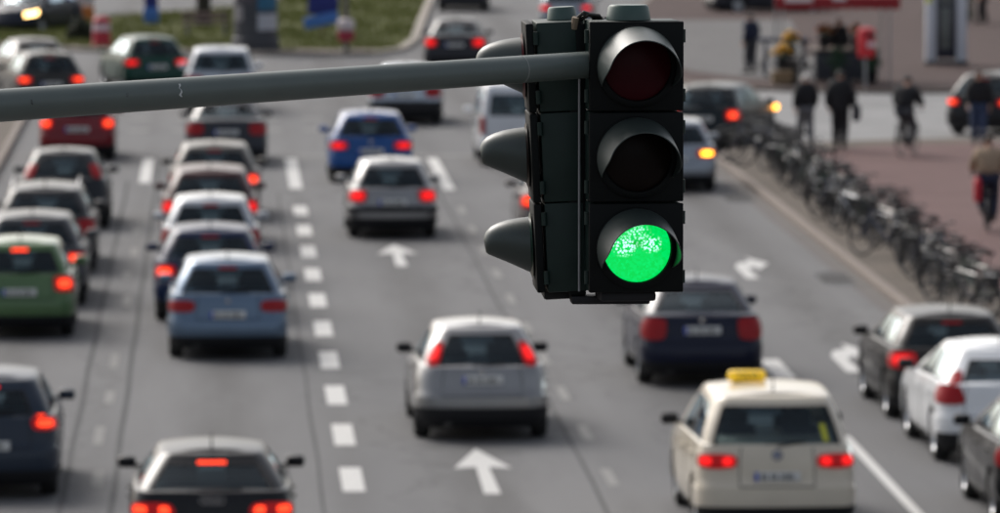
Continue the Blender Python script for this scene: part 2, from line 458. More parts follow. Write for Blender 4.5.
# tar seams and drain covers
for (x, w, a, b) in ((-1.25, .07, 50, 137), (4.55, .05, 50, 137), (-1.85, .07, 50, 132), (6.4, .04, 88, 137), (1.25, .04, 50, 128)):
    pts = [(x + 0.012 * math.sin(k * 1.7 + x) , a + (b - a) * k / 30) for k in range(31)]
    sheet('tar_seam', [(p - w / 2, q) for p, q in pts] + [(p + w / 2, q) for p, q in reversed(pts)], 0.003, TAR, marks)
gutter = sheet('gutter', [(10.62, 40), (10.96, 40), (10.96, 137), (10.62, 137)], 0.003, mat('gutter_stone', (0.055, 0.046, 0.042), rough=0.8, noise=0.5, nscale=1.0), marks)
def drain(x, y):
    b = MB()
    b.box((0, 0, .006), (.5, .04, .012)); b.box((0, .46, .006), (.5, .04, .012)); b.box((-.23, .23, .006), (.04, .5, .012)); b.box((.23, .23, .006), (.04, .5, .012))
    for k in range(5): b.box((-.15 + .075 * k, .23, .005), (.035, .46, .010))
    o = obj('drain_grate', b.mesh('drain_grate'), mat('cast_iron', (0.05, 0.045, 0.042), rough=0.6, metal=.4), None, (x, y, 0.004))
    sheet('drain_patch', [(x - .28, y - .7), (x - .1, y - 1.0), (x + .28, y - .8), (x + .26, y + 1.5), (x + .05, y + 1.9), (x - .3, y + 1.2)], 0.0035, TAR, marks)
    return o
tag(drain(10.5, 106.0), 'dark iron drain grate in the gutter beside the middle of the bicycle row', 'drain')
tag(drain(10.5, 126.0), 'dark iron drain grate in the gutter near the far end of the bicycle row', 'drain')

# ------------------------------------------------------------------ cars
def pchip(keys):
    xs = np.array([k[0] for k in keys], float); ys = np.array([k[1] for k in keys], float)
    h = np.diff(xs); d = np.diff(ys) / h
    m = np.zeros(len(xs)); m[0] = d[0]; m[-1] = d[-1]
    for i in range(1, len(xs) - 1):
        m[i] = 0 if d[i - 1] * d[i] <= 0 else 2 * d[i - 1] * d[i] / (d[i - 1] + d[i])
    def f(x):
        x = min(max(x, xs[0]), xs[-1])
        i = int(min(max(np.searchsorted(xs, x) - 1, 0), len(h) - 1))
        t = (x - xs[i]) / h[i]
        return (ys[i] * (1 + 2 * t) * (1 - t) ** 2 + h[i] * m[i] * t * (1 - t) ** 2 + ys[i + 1] * t * t * (3 - 2 * t) + h[i] * m[i + 1] * t * t * (t - 1))
    return f

TS = (0.25, 0.36, 0.80, 0.88)
def outline(w, yr, yf, rr, lr, rf, lf, bow, t):
    """half plan outline: t 0 rear centre .. 1 front centre; t<0 is the left side"""
    sg = -1 if t < 0 else 1
    t = abs(t)
    yc = yr + bow * ((w - rr) / w) ** 2
    yd = yf - bow * 2
    if t <= TS[0]:
        x = (w - rr) * t / TS[0]; y = yr + bow * (x / w) ** 2
    elif t <= TS[1]:
        a = (t - TS[0]) / (TS[1] - TS[0]) * math.pi / 2
        x = w - rr + rr * math.sin(a); y = yc + lr * (1 - math.cos(a))
    elif t <= TS[2]:
        s = (t - TS[1]) / (TS[2] - TS[1])
        x = w + 0.02 * (1 - (2 * s - 1) ** 2); y = yc + lr + s * (yd - lf - yc - lr)
    elif t <= TS[3]:
        a = (t - TS[2]) / (TS[3] - TS[2]) * math.pi / 2
        x = w - rf + rf * math.cos(a); y = yd - lf + lf * math.sin(a)
    else:
        x = (w - rf) * (1 - t) / (1 - TS[3]); y = yf - bow * 2 * (x / (w - rf)) ** 2
    return sg * x, y

BASE = dict(L=4.2, H=1.46, zb=0.20, tyre=0.31, axr=0.70, axf=3.25, track=0.76,
    ztop=[(0, .96), (.6, .97), (2.7, .92), (3.3, .90), (3.9, .76), (4.2, .66)],
    rows=[(0, .79, .12, 4.08), (.10, .84, .04, 4.16), (.30, .87, 0, 4.2), (.48, .875, .02, 4.19), (.56, .875, .05, 4.16), (.8, .868, .08, 4.10), (1, .835, .13, 4.0)],
    rr=.24, lr=.30, rf=.35, lf=.40, bow=.07,
    gw=(.80, .60), gyr=[(0, .14), (.45, .27), (.85, .42), (1, .47)], gyf=(3.25, 2.25),
    zroof=[(.3, 1.405), (.9, 1.43), (1.6, 1.44), (2.3, 1.41)], grr=.16, glr=.24, crown=.03,
    rearwin=(.262, .10, .85), sidewins=[(.385, .52), (.545, .745)], sidewin_g=(.14, .86),
    tails=[('low', .215, .335, .64, .92)], plate=(.70,), valance=.20, hbl=None, wiper=True, bumper=(.10, .50))

class Car:
    def __init__(s, **kw):
        p = dict(BASE); p.update(kw); s.p = p
        r = p['rows']
        s.w = pchip([(q[0], q[1]) for q in r]); s.yr = pchip([(q[0], q[2]) for q in r]); s.yf = pchip([(q[0], q[3]) for q in r])
        s.zt = pchip(p['ztop']); zr_ = pchip(p['zroof']); s.zr = lambda q: zr_(q) - .045; s.gyr = pchip(p['gyr'])
    def low(s, t, h, d=0.0, dz=0.0):
        p = s.p; hh = min(h, 1)
        x, y = outline(s.w(hh) - d, s.yr(hh) + d, s.yf(hh) - d, p['rr'], p['lr'], p['rf'], p['lf'], p['bow'], t)
        return np.array((x, y, p['zb'] + h * (s.zt(y) - p['zb']) + dz))
    def green(s, t, g, d=0.0, dz=0.0):
        p = s.p; gg = min(max(g, 0), 1)
        w0, w1 = p['gw']; f0, f1 = p['gyf']
        bul = gg * (1 - gg)
        x, y = outline(w0 + (w1 - w0) * gg + .07 * bul - d, s.gyr(gg) + d, f0 + (f1 - f0) * gg + .14 * bul - d, p['grr'], p['glr'], .22, .16, p['bow'] * .9, t)
        z0 = s.zt(y) - 0.02
        return np.array((x, y, z0 + g * (s.zr(y) - z0) + dz))
    def surf(s, which): return s.low if which == 'low' else s.green
    def norm(s, which, t, h):
        f = s.surf(which); e = 2e-3
        t0 = t if abs(t) > 2 * e else 2 * e
        a = f(t0 + e, h) - f(t0 - e, h); b = f(t0, min(h + e * 4, 1)) - f(t0, max(h - e * 4, 0))
        n = np.cross(a, b); n /= (np.linalg.norm(n) + 1e-9)
        c = f(t, h) - np.array((0, (s.p['L']) / 2, .8))
        return n if np.dot(n, c) > 0 else -n
    def grid_t(s, extra=()):
        ts = list(np.linspace(0, TS[0], 9)) + list(np.linspace(TS[0], TS[1], 7))[1:] + list(np.linspace(TS[1], TS[2], 19))[1:] + list(np.linspace(TS[2], TS[3], 6))[1:] + list(np.linspace(TS[3], 1, 6))[1:]
        return ts
    def loft(s, which, rows, ts, hole=None, close_bottom=True, crown=0.0):
        """rows: list of (h, d, dz)"""
        f = s.surf(which)
        loop = ts + [-t for t in reversed(ts[1:-1])]
        n = len(loop); vs = []; fs = []
        for h, d, dz in rows: vs += [f(t, h, d, dz) for t in loop]
        for r in range(len(rows) - 1):
            for i in range(n):
                j = (i + 1) % n
                ta, tb = loop[i], loop[j]
                if ta == 1.0: tb = -abs(tb)
                if j == 0: ta, tb = -abs(ta), -0.0
                if hole and hole(ta, tb, rows[r][0], rows[r + 1][0]): continue
                fs.append((r * n + i, r * n + j, (r + 1) * n + j, (r + 1) * n + i))
        def deck(base, cr, flip):
            K = 7; m = len(ts)
            prev = None
            for i in range(m):
                Rv = vs[base + i]; Lv = vs[base + (n - i) % n]
                if i in (0, m - 1): ids = [base + i] * (K + 1)
                else:
                    ids = [base + i]
                    for k in range(1, K):
                        q = k / K; v = Rv * (1 - q) + Lv * q; v = v.copy(); v[2] += cr * 4 * q * (1 - q) * min(1, 3 * abs(Rv[0]))
                        vs.append(v); ids.append(len(vs) - 1)
                    ids.append(base + (n - i) % n)
                if prev:
                    for k in range(K):
                        q = [prev[k], prev[k + 1], ids[k + 1], ids[k]]
                        qq = []
                        for a in q:
                            if a not in qq: qq.append(a)
                        if len(qq) > 2: fs.append(tuple(qq if flip else qq[::-1]))
                prev = ids
        deck((len(rows) - 1) * n, crown, False)
        if close_bottom: deck(0, 0, True)
        return vs, fs
    def patch(s, which, t0, t1, h0, h1, off=.006, depth=.014, nt=10, nh=6, quad=None, thin=False, rnd=False):
        """a shell panel lying on the body; quad: (t00,t01,t10,t11) for slanted ends"""
        f = s.surf(which); vs = []; fs = []
        a0, a1, b0, b1 = quad if quad else (t0, t1, t0, t1)
        for j in range(nh + 1):
            v = j / nh; h = h0 + (h1 - h0) * v
            for i in range(nt + 1):
                u = i / nt
                t = (a0 + (b0 - a0) * v) * (1 - u) + (a1 + (b1 - a1) * v) * u
                if rnd:      # pull the corners in so that the outline is rounded
                    a_, b_ = 2 * u - 1, 2 * v - 1
                    u2, v2 = a_ * math.sqrt(1 - .32 * b_ * b_), b_ * math.sqrt(1 - .32 * a_ * a_)
                    u2, v2 = (u2 + 1) / 2, (v2 + 1) / 2
                    h_ = h0 + (h1 - h0) * v2
                    t_ = (a0 + (b0 - a0) * v2) * (1 - u2) + (a1 + (b1 - a1) * v2) * u2
                    vs.append(f(t_, h_) + s.norm(which, t_, h_) * off)
                else:
                    vs.append(f(t, h) + s.norm(which, t, h) * off)
        W = nt + 1
        for j in range(nh):
            for i in range(nt): fs.append((j * W + i, j * W + i + 1, (j + 1) * W + i + 1, (j + 1) * W + i))
        if not thin:
            ring = [i for i in range(W)] + [j * W + nt for j in range(1, nh + 1)] + [nh * W + i for i in range(nt - 1, -1, -1)] + [j * W for j in range(nh - 1, 0, -1)]
            k = len(vs)
            cen = np.array((0, s.p['L'] / 2, .8))
            for r in ring:
                j, i = divmod(r, W); v = j / nh; u = i / nt; h = h0 + (h1 - h0) * v
                t = (a0 + (b0 - a0) * v) * (1 - u) + (a1 + (b1 - a1) * v) * u
                vs.append(vs[r] - s.norm(which, t, h) * depth)
            m = len(ring)
            for q in range(m): fs.append((ring[q], k + q, k + (q + 1) % m, ring[(q + 1) % m]))
        return vs, fs

TYPES = {}
def fix(me):
    bm = bmesh.new(); bm.from_mesh(me)
    bmesh.ops.remove_doubles(bm, verts=bm.verts, dist=1e-5)
    bmesh.ops.recalc_face_normals(bm, faces=bm.faces)
    bm.to_mesh(me); bm.free()
    me.shade_smooth(); me.set_sharp_from_angle(angle=R(42))
    return me

def wheel_meshes(rad):
    key = ('wheel', round(rad, 3))
    if key not in TYPES:
        w = .10
        ty = MB().lathe([(rad * .66, -w), (rad * .9, -w - .004), (rad * .98, -w * .8), (rad, -w * .4), (rad, w * .4), (rad * .98, w * .8), (rad * .9, w + .004), (rad * .66, w)], 28, 'x').mesh('tyre')
        rm = MB().lathe([(.001, .045), (rad * .16, .05), (rad * .2, .035), (rad * .56, .02), (rad * .62, .075), (rad * .68, .09), (rad * .68, .0), (rad * .60, -.08), (.001, -.08)], 28, 'x')
        for k in range(5):
            a = 2 * math.pi * k / 5
            M = Matrix.Rotation(a, 3, 'X')
            rm.box(M @ Vector((.045, 0, rad * .38)), (.03, rad * .17, rad * .5), .006, M)
        TYPES[key] = (fix(ty), fix(rm.mesh('rim')))
    return TYPES[key]

def car_meshes(key, p):
    """all meshes of one body type"""
    if key in TYPES: return TYPES[key]
    c = Car(**p); P = c.p; T = {}
    ts = c.grid_t()
    rows = [(h, 0, 0) for h in (0, .05, .10, .2, .3, .4, .48, .52, .56, .68, .8, .9, .96, 1)] + [(1, .018, .010), (1, .05, .016)]
    v, f = c.loft('low', rows, ts, crown=.018)
    me = fix(mesh_of(v, f, 'body'))
    # wheel arches
    tmp = bpy.data.objects.new('tmp', me); C.objects.link(tmp)
    cut = MB()
    for ay in (P['axr'], P['axf']):
        for sg in (-1, 1):
            cut.lathe([(.0001, -.2), (P['tyre'] + .055, -.2), (P['tyre'] + .055, .2), (.0001, .2)], 30, 'x', (sg * (P['track'] + .06), ay, P['tyre'] + .005))
    cme = fix(cut.mesh('cut')); co = bpy.data.objects.new('cut', cme); C.objects.link(co)
    bo = tmp.modifiers.new('b', 'BOOLEAN'); bo.operation = 'DIFFERENCE'; bo.object = co; bo.solver = 'EXACT'
    dg = bpy.context.evaluated_depsgraph_get()
    res = bpy.data.meshes.new_from_object(tmp.evaluated_get(dg))
    bpy.data.objects.remove(tmp); bpy.data.objects.remove(co)
    if len(res.polygons) > 200: me = res
    me.materials.clear(); me.shade_smooth(); me.set_sharp_from_angle(angle=R(38))
    T['body'] = me
    T['wheel_arch'] = []
    for ay in (P['axr'], P['axf']):
        for sg in (-1, 1):
            lin = MB()
            rr = P['tyre'] + .052
            vs = []; fs = []
            x0, x1 = sg * (P['track'] - .13), sg * (P['track'] + .085)
            for k in range(21):
                a = R(-15 + 210 * k / 20)
                vs += [(x0, ay + rr * math.cos(a), P['tyre'] + .005 + rr * math.sin(a)), (x1, ay + rr * math.cos(a), P['tyre'] + .005 + rr * math.sin(a))]
            for k in range(20): fs.append((2 * k, 2 * k + 1, 2 * k + 3, 2 * k + 2))
            fs.append(tuple(2 * k for k in range(21)))
            lin.add(vs, fs)
            T['wheel_arch'].append(lin.mesh('wheel_arch'))
    # cabin shell with window openings
    rt, g0, g1 = P['rearwin']; sg0, sg1 = P['sidewin_g']
    wins = [('rear_window', -rt, rt, g0, g1)]
    ft = .862
    wins.append(('windscreen', ft, 1.0, .06, .90))
    for a, b in P['sidewins']: wins.append(('side_window', a, b, sg0, sg1))
    tg = sorted(set([round(t, 5) for t in ts] + [rt, ft] + [q for w in P['sidewins'] for q in w]))
    hg = sorted(set([0, .06, .2, .35, .5, .65, .9, .97, 1, g0, g1, sg0, sg1]))
    def hole(ta, tb, ha, hb):
        tm = abs((abs(ta) + abs(tb)) / 2); hm = (ha + hb) / 2
        for nme, a, b, c0, c1 in wins:
            if nme == 'rear_window':
                if tm < b and c0 < hm < c1: return True
            elif a < tm < b and c0 < hm < c1: return True
        return False
    v, f = c.loft('green', [(h, 0, 0) for h in hg] + [(1, .02, .022), (1, .06, .036), (1, .13, .045)], tg, hole, close_bottom=False, crown=P['crown'])
    T['cabin'] = fix(mesh_of(v, f, 'cabin'))
    e = .006
    T['rear_window'] = mesh_of(*c.patch('green', -rt - e, rt + e, g0 - e, g1 + e, off=-.004, nt=18, nh=8, thin=True), 'rear_window')
    # windscreen: join both halves across the centre
    vs = []; fs = []; tt = list(np.linspace(ft - e, 1, 8)); tt = tt + [-q for q in reversed(tt[:-1])]
    for j in range(8):
        h = .05 + (.91 - .05) * j / 7
        for t in tt: vs.append(c.green(t, h) - np.array((0, .004, .004)))
    for j in range(7):
        for i in range(len(tt) - 1): fs.append((j * len(tt) + i, j * len(tt) + i + 1, (j + 1) * len(tt) + i + 1, (j + 1) * len(tt) + i))
    T['windscreen'] = mesh_of(vs, fs, 'windscreen')
    T['side_window'] = []
    for a, b in P['sidewins']:
        for sgn in (1, -1):
            T['side_window'].append(mesh_of(*c.patch('green', sgn * (a - e), sgn * (b + e), sg0 - e, sg1 + e, off=-.004, nt=8, nh=6, thin=True), 'side_window'))
    # black window surround at the rear
    fr = MB()
    bt, bg_ = .014, .035
    for (a, b, h0, h1) in ((-rt - bt * .2, rt + bt * .2, g0 - bg_, g0 + .02), (-rt - bt * .2, rt + bt * .2, g1 - .015, g1 + bg_ * .6)):
        fr.add(*c.patch('green', a, b, h0, h1, off=.004, depth=.01, nt=16, nh=1))
    for sgn in (1, -1):
        fr.add(*c.patch('green', sgn * (rt - .012), sgn * (rt + .006), g0, g1, off=.004, depth=.01, nt=2, nh=6))
    T['window_seal'] = fr.mesh('window_seal')
    T['side_trim'] = []
    for sgn in (1, -1):
        sb = MB()
        a = P['sidewins'][0][0]; b = P['sidewins'][-1][1]
        sb.add(*c.patch('green', sgn * (a - .01), sgn * (b + .01), sg0 - .06, sg0 + .01, off=.004, depth=.01, nt=12, nh=1))
        sb.add(*c.patch('green', sgn * (P['sidewins'][0][1] - .004), sgn * (P['sidewins'][1][0] + .004), sg0, sg1, off=.003, depth=.01, nt=2, nh=6))
        T['side_trim'].append(sb.mesh('side_trim'))
    T['bumper'] = fix(mesh_of(*c.patch('low', -.40, .40, P['bumper'][0], P['bumper'][1], off=.014, depth=.03, nt=44, nh=6), 'bumper'))
    T['valance'] = fix(mesh_of(*c.patch('low', -.345, .345, .0, P['valance'], off=.032, depth=.045, nt=30, nh=3), 'valance'))
    T['sill'] = []
    for sgn in (1, -1):
        T['sill'].append(fix(mesh_of(*c.patch('low', sgn * .50, sgn * .70, .0, .14, off=.016, depth=.03, nt=8, nh=2), 'sill')))
    T['tails'] = []
    for q in P['tails']:
        which, a, b, h0, h1 = q[:5]
        for sgn in (1, -1):
            quad = None
            if len(q) > 5: quad = tuple(sgn * z for z in q[5])
            lens = fix(mesh_of(*c.patch(which, sgn * a, sgn * b, h0, h1, off=.020, depth=.035, nt=10, nh=6, quad=quad, rnd=True), 'tail_lamp'))
            cells = []
            nb = P.get('bulbs', 1)
            for kb in range(nb):
                u0, u1 = (kb + .24) / nb, (kb + .76) / nb
                ca, cb = a + (b - a) * u0, a + (b - a) * u1
                v0, v1 = h0 + (h1 - h0) * .24, h0 + (h1 - h0) * .78
                qd = None
                if quad:
                    f_ = lambda u, v: sgn * ((q[5][0] + (q[5][2] - q[5][0]) * v) * (1 - u) + (q[5][1] + (q[5][3] - q[5][1]) * v) * u)
                    qd = (f_(u0, .16), f_(u1, .16), f_(u0, .84), f_(u1, .84))
                cells.append(fix(mesh_of(*c.patch(which, sgn * ca, sgn * cb, v0, v1, off=.026, depth=.02, nt=8, nh=6, quad=qd, rnd=True), 'lit_cell')))
            T['tails'].append((lens, cells))
    # shut line of the tailgate / boot lid and doors
    sl = MB()
    hA = P['bumper'][1] + .03
    tl = P['tails'][0][1] - .012 if P['tails'][0][0] == 'low' else .225
    for sgn in (1, -1):
        sl.add(*c.patch('low', sgn * tl, sgn * (tl + .004), hA, .985, off=.003, depth=.01, nt=1, nh=8))
        for td in (P['sidewins'][0][0] + .015, (P['sidewins'][0][1] + P['sidewins'][1][0]) / 2, P['sidewins'][1][1] + .01):
            sl.add(*c.patch('low', sgn * td, sgn * (td + .002), .16, .985, off=.003, depth=.01, nt=1, nh=8))
    sl.add(*c.patch('low', -tl, tl, hA - .012, hA, off=.003, depth=.01, nt=14, nh=1))
    T['shut_line'] = sl.mesh('shut_line')
    hd = []
    for sgn in (1, -1):
        for td in (P['sidewins'][0][0] + .045, P['sidewins'][1][0] + .025):
            hd.append(mesh_of(*c.patch('low', sgn * td, sgn * (td + .022), .80, .835, off=.03, depth=.03, nt=4, nh=2), 'door_handle'))
    T['handles'] = hd
    # number plate
    ph = P['plate'][0]; q = c.low(0, ph); z = q[2]; y = min(c.low(0, ph - .05)[1], c.low(0, ph + .05)[1]) - .022
    T['plate_at'] = (0, y, z)
    # mirrors
    y = P['gyf'][0] - .42; zm = c.zt(y) + .07; xw = c.green(.75, .05)[0]
    T['mirror'] = []
    for sgn in (1, -1):
        b = MB().box((0, 0, 0), (.21, .12, .135), .045).box((-sgn * .12, .03, -.045), (.12, .05, .035), .01)
        T['mirror'].append((b.mesh('mirror'), (sgn * (xw + .135), y, zm)))
    T['wheels'] = []
    for ay in (P['axr'], P['axf']):
        for sgn in (1, -1): T['wheels'].append((sgn * P['track'], ay, P['tyre'], sgn))
    # interior: floor sheet over the deck, seats
    T['interior'] = []
    fl = MB().box((0, (P['gyr'][0][1] + P['gyf'][0]) / 2 + .05, c.zt(1.5) + .012), (P['gw'][0] * 1.6, P['gyf'][0] - P['gyr'][0][1] - .35, .012)).mesh('parcel_shelf')
    T['shelf'] = fl
    seats = []
    zt = c.zt(1.5)
    for (sx, sy) in ((-.36, 2.05), (.36, 2.05), (-.36, 1.05), (.36, 1.05)):
        b = MB().box((sx, sy, zt + .04), (.42, .12, .24), .05).box((sx, sy - .01, zt + .24), (.25, .09, .16), .04)
        b.tube([(sx - .06, sy, zt + .1), (sx - .06, sy, zt + .2)], .008, 5).tube([(sx + .06, sy, zt + .1), (sx + .06, sy, zt + .2)], .008, 5)
        seats.append(b.mesh('seat'))
    T['seats'] = seats
    # headlamps
    T['head'] = [fix(mesh_of(*c.patch('low', sgn * .80, sgn * .875, .68, .90, off=.008, depth=.02, nt=6, nh=4), 'headlamp')) for sgn in (1, -1)]
    if P['hbl']:
        w, h0, h1 = P['hbl']
        T['hbl'] = fix(mesh_of(*c.patch('green', -w, w, h0, h1, off=.014, depth=.03, nt=8, nh=2), 'brake_lamp'))
    if P['wiper']:
        a = c.green(0.0, g0 - .02) + np.array((0, -.02, 0)); b = c.green(.13, g0 + .10) + np.array((0, -.018, 0))
        T['wiper'] = MB().tube([a, b], .010, 6).tube([c.green(-.05, g0 + .05) + np.array((0, -.02, 0)), b], .007, 5).mesh('wiper')
    yt = c.green(0, g1)[1]; ya = c.gyr(1) + .25
    T['antenna'] = MB().tube([(0, ya, c.zr(ya) + .06), (0, ya - .10, c.zr(ya) + .25)], [.012, .004], 6).mesh('antenna')
    T['exhaust'] = MB().lathe([(.028, .0), (.028, .25), (.022, .25), (.022, 0)], 12, 'y', (-.45, .06, P['zb'] + .03), close=True).mesh('exhaust_pipe')
    T['badge_at'] = c.low(0, .90)
    T['car'] = c
    TYPES[key] = T
    return T

glyph = MB()
rgx = random.Random(11)
for x in (-.17, -.13, -.06, -.02, .05, .09, .13, .17):
    glyph.box((x, -.006, 0), (.026, .004, .066)) if rgx.random() < .5 else glyph.box((x, -.006, .02), (.026, .004, .02)).box((x, -.006, -.02), (.026, .004, .022)).box((x - .008, -.006, 0), (.008, .004, .06))
GLYPHS = glyph.mesh('plate_characters', smooth=False)
PLATE_ME = MB().box((0, 0, 0), (.52, .012, .11), .004).mesh('number_plate')
BAND_ME = MB().box((-.238, -.008, 0), (.04, .006, .104)).mesh('blue_band')

CARS = {}
def car(name, ptype, p, x, y, colour, label, cat='car', rz=0.0, tails='off', hbl=None, group=None, extra=(), low=True):
    T = car_meshes(ptype, p)
    root = empty(name, (x, y, 0), R(rz))
    tag(root, label, cat, group)
    body = obj('body', T['body'], colour, root)
    obj('cabin', T['cabin'], colour, root)
    obj('rear_window', T['rear_window'], GLASS, root)
    obj('windscreen', T['windscreen'], GLASS, root)
    for m in T['side_window']: obj('side_window', m, GLASS, root)
    obj('window_seal', T['window_seal'], BLACK, root)
    for m in T['side_trim']: kind(obj('side_trim', m, BLACK, root), 'stuff')
    bc = extra['bumper'] if isinstance(extra, dict) and 'bumper' in extra else colour
    bp = obj('bumper', T['bumper'], bc, root)
    obj('valance', T['valance'], BLACK, bp)
    for m in T['sill']: obj('sill', m, BLACK, root)
    tm = {'off': RED_OFF, 'on': RED_ON, 'hot': RED_HOT}
    for i, m in enumerate(T['tails']):
        st = tails if isinstance(tails, str) else tails[i % 2]
        lens, cells = m
        tl_ = obj('tail_lamp', lens, RED_OFF if st == 'off' else RED_LENS, root)
        for cm in cells:
            if st == 'ind': obj('lit_cell', cm, ORANGE_ON, tl_)
            elif st != 'off': obj('lit_cell', cm, tm[st], tl_)
    kind(obj('shut_line', T['shut_line'], BLACK, body), 'stuff')
    for m in T['handles']: obj('door_handle', m, colour, root)
    pl = obj('number_plate', PLATE_ME, PLATE, root, T['plate_at'])
    kind(obj('plate_characters', GLYPHS, INK, pl), 'stuff'); obj('blue_band', BAND_ME, PLATE_BLUE, pl)
    for i, (m, at) in enumerate(T['mirror']): obj('mirror', m, BLACK if isinstance(extra, dict) and extra.get('blackmirror') else colour, root, at)
    ty, rm = wheel_meshes(T['car'].p['tyre'])
    for (wx, wy, wz, sg) in T['wheels']:
        w = obj('wheel', ty, RUBBER, root, (wx, wy, wz), (0, 0, 0 if sg > 0 else math.pi))
        obj('rim', rm, ALLOY, w)
    for m in T['wheel_arch']: obj('wheel_arch', m, BLACK, body)
    obj('parcel_shelf', T['shelf'], INTERIOR, root)
    for m in T['seats']: obj('seat', m, INTERIOR, root)
    for m in T['head']: obj('headlamp', m, HEAD_ON if isinstance(extra, dict) and extra.get('lights') else WHITE_LAMP, root)
    if 'hbl' in T: obj('brake_lamp', T['hbl'], tm[hbl or 'off'], root)
    if 'wiper' in T: obj('wiper', T['wiper'], BLACK, root)
    if not (isinstance(extra, dict) and extra.get('noantenna')): obj('antenna', T['antenna'], BLACK, root)
    obj('exhaust_pipe', T['exhaust'], CHROME, root)
    CARS[name] = (root, T)
    return root, T

def badge_disc(root, T, h=None, r=.055, kind_='disc', z=None):
    q = T['badge_at'] if h is None else T['car'].low(0, h)
    y = q[1] - .012; z = q[2]
    if kind_ == 'disc':
        b = obj('badge', MB().lathe([(.001, -.008), (r, -.008), (r, .01), (.001, .01)], 24, 'y', (0, y, z)).mesh('badge'), mat('badge_blue', (.03, .06, .16), rough=.25, coat=1), root)
        rg_ = MB().lathe([(r * .88, -.012), (r * 1.04, -.012), (r * 1.04, .004), (r * .88, .004)], 24, 'y', (0, y, z), close=True)
        for a, c_ in (((-.4, .75), (0, .06)), ((0, .06), (.4, .75)), ((-.75, .3), (-.35, -.75)), ((-.35, -.75), (0, -.02)), ((0, -.02), (.35, -.75)), ((.35, -.75), (.75, .3))):
            rg_.tube([(a[0] * r, y - .010, z + a[1] * r), (c_[0] * r, y - .010, z + c_[1] * r)], .005, 5)
        obj('badge_emblem', rg_.mesh('badge_emblem'), CHROME, b)
    elif kind_ == 'rings':
        rg_ = MB()
        for k in range(4):
            rg_.lathe([(.036, -.006), (.045, -.006), (.045, .006), (.036, .006)], 20, 'y', ((k - 1.5) * .062, y, z), close=True)
        obj('badge', rg_.mesh('badge'), CHROME, root)
    else:
        obj('badge', MB().lathe([(.001, -.008), (r * .8, -.006), (r * .8, .008), (.001, .008)], 16, 'y', (0, y, z)).mesh('badge'), CHROME, root)

def S(**k): return k
HATCH = S(hbl=(.07, .86, .93))
GOLFISH = S(hbl=(.07, .86, .93), tails=[('low', .19, .335, .66, .88)], plate=(.62,))
FOCUS = S(L=4.15, ztop=[(0, .93), (.6, .96), (2.7, .90), (3.3, .88), (3.9, .74), (4.2, .64)],
    rows=[(0, .76, .12, 4.05), (.10, .81, .04, 4.1), (.30, .845, 0, 4.15), (.50, .85, .01, 4.14), (.58, .85, .06, 4.1), (.8, .845, .11, 4.05), (1, .80, .17, 3.95)],
    gw=(.77, .565), gyr=[(0, .19), (.4, .36), (.8, .56), (1, .66)], rearwin=(.226, .08, .87),
    tails=[('green', .235, .315, .06, .70, (.228, .32, .240, .30))], plate=(.80,), hbl=None, valance=.32, rr=.28, lr=.34)
P206 = S(L=3.84, axf=3.02, track=.70, tyre=.295,
    ztop=[(0, .92), (.6, .94), (2.5, .90), (3.1, .87), (3.6, .72), (3.84, .62)],
    rows=[(0, .74, .12, 3.74), (.10, .79, .03, 3.8), (.30, .82, 0, 3.84), (.50, .825, .0, 3.82), (.58, .822, .06, 3.78), (.8, .815, .10, 3.72), (1, .775, .17, 3.65)],
    gw=(.74, .55), gyr=[(0, .19), (.45, .32), (.85, .48), (1, .54)], gyf=(3.05, 2.05), zroof=[(.3, 1.375), (.9, 1.40), (1.5, 1.41), (2.2, 1.38)],
    sidewins=[(.385, .50), (.525, .745)], tails=[('low', .225, .335, .66, .96)], plate=(.66,), bumper=(.22, .52), valance=.26, rr=.28, lr=.34)
SEDAN = S(L=4.5, axr=.95, axf=3.6, track=.76,
    ztop=[(0, .97), (.35, 1.0), (.9, 1.0), (1.4, .97), (3.0, .92), (3.6, .90), (4.2, .77), (4.5, .66)],
    rows=[(0, .80, .12, 4.36), (.10, .85, .04, 4.45), (.30, .875, 0, 4.5), (.48, .88, .02, 4.49), (.56, .88, .06, 4.46), (.8, .87, .09, 4.4), (1, .83, .14, 4.3)],
    gw=(.78, .58), gyr=[(0, .62), (.4, .85), (.85, 1.15), (1, 1.27)], gyf=(3.55, 2.6), zroof=[(1.1, 1.37), (1.8, 1.41), (2.2, 1.415), (2.7, 1.38)],
    tails=[('low', .195, .335, .62, .93)], plate=(.70,), wiper=False, hbl=None)
ASTRA = dict(SEDAN); ASTRA.update(L=4.25, axr=.80, axf=3.4, ztop=[(0, .98), (.35, 1.0), (.7, .99), (1.2, .96), (2.8, .92), (3.4, .90), (3.9, .77), (4.25, .66)],
    rows=[(0, .78, .12, 4.1), (.10, .83, .04, 4.2), (.30, .855, 0, 4.25), (.48, .86, .02, 4.24), (.56, .86, .06, 4.2), (.8, .85, .09, 4.15), (1, .81, .14, 4.05)],
    gyr=[(0, .30), (.4, .50), (.85, .78), (1, .90)], gyf=(3.35, 2.4), zroof=[(.7, 1.36), (1.4, 1.41), (2.0, 1.42), (2.5, 1.38)],
    tails=[('low', .205, .335, .58, .96)], plate=(.76,), rearwin=(.258, .08, .88))
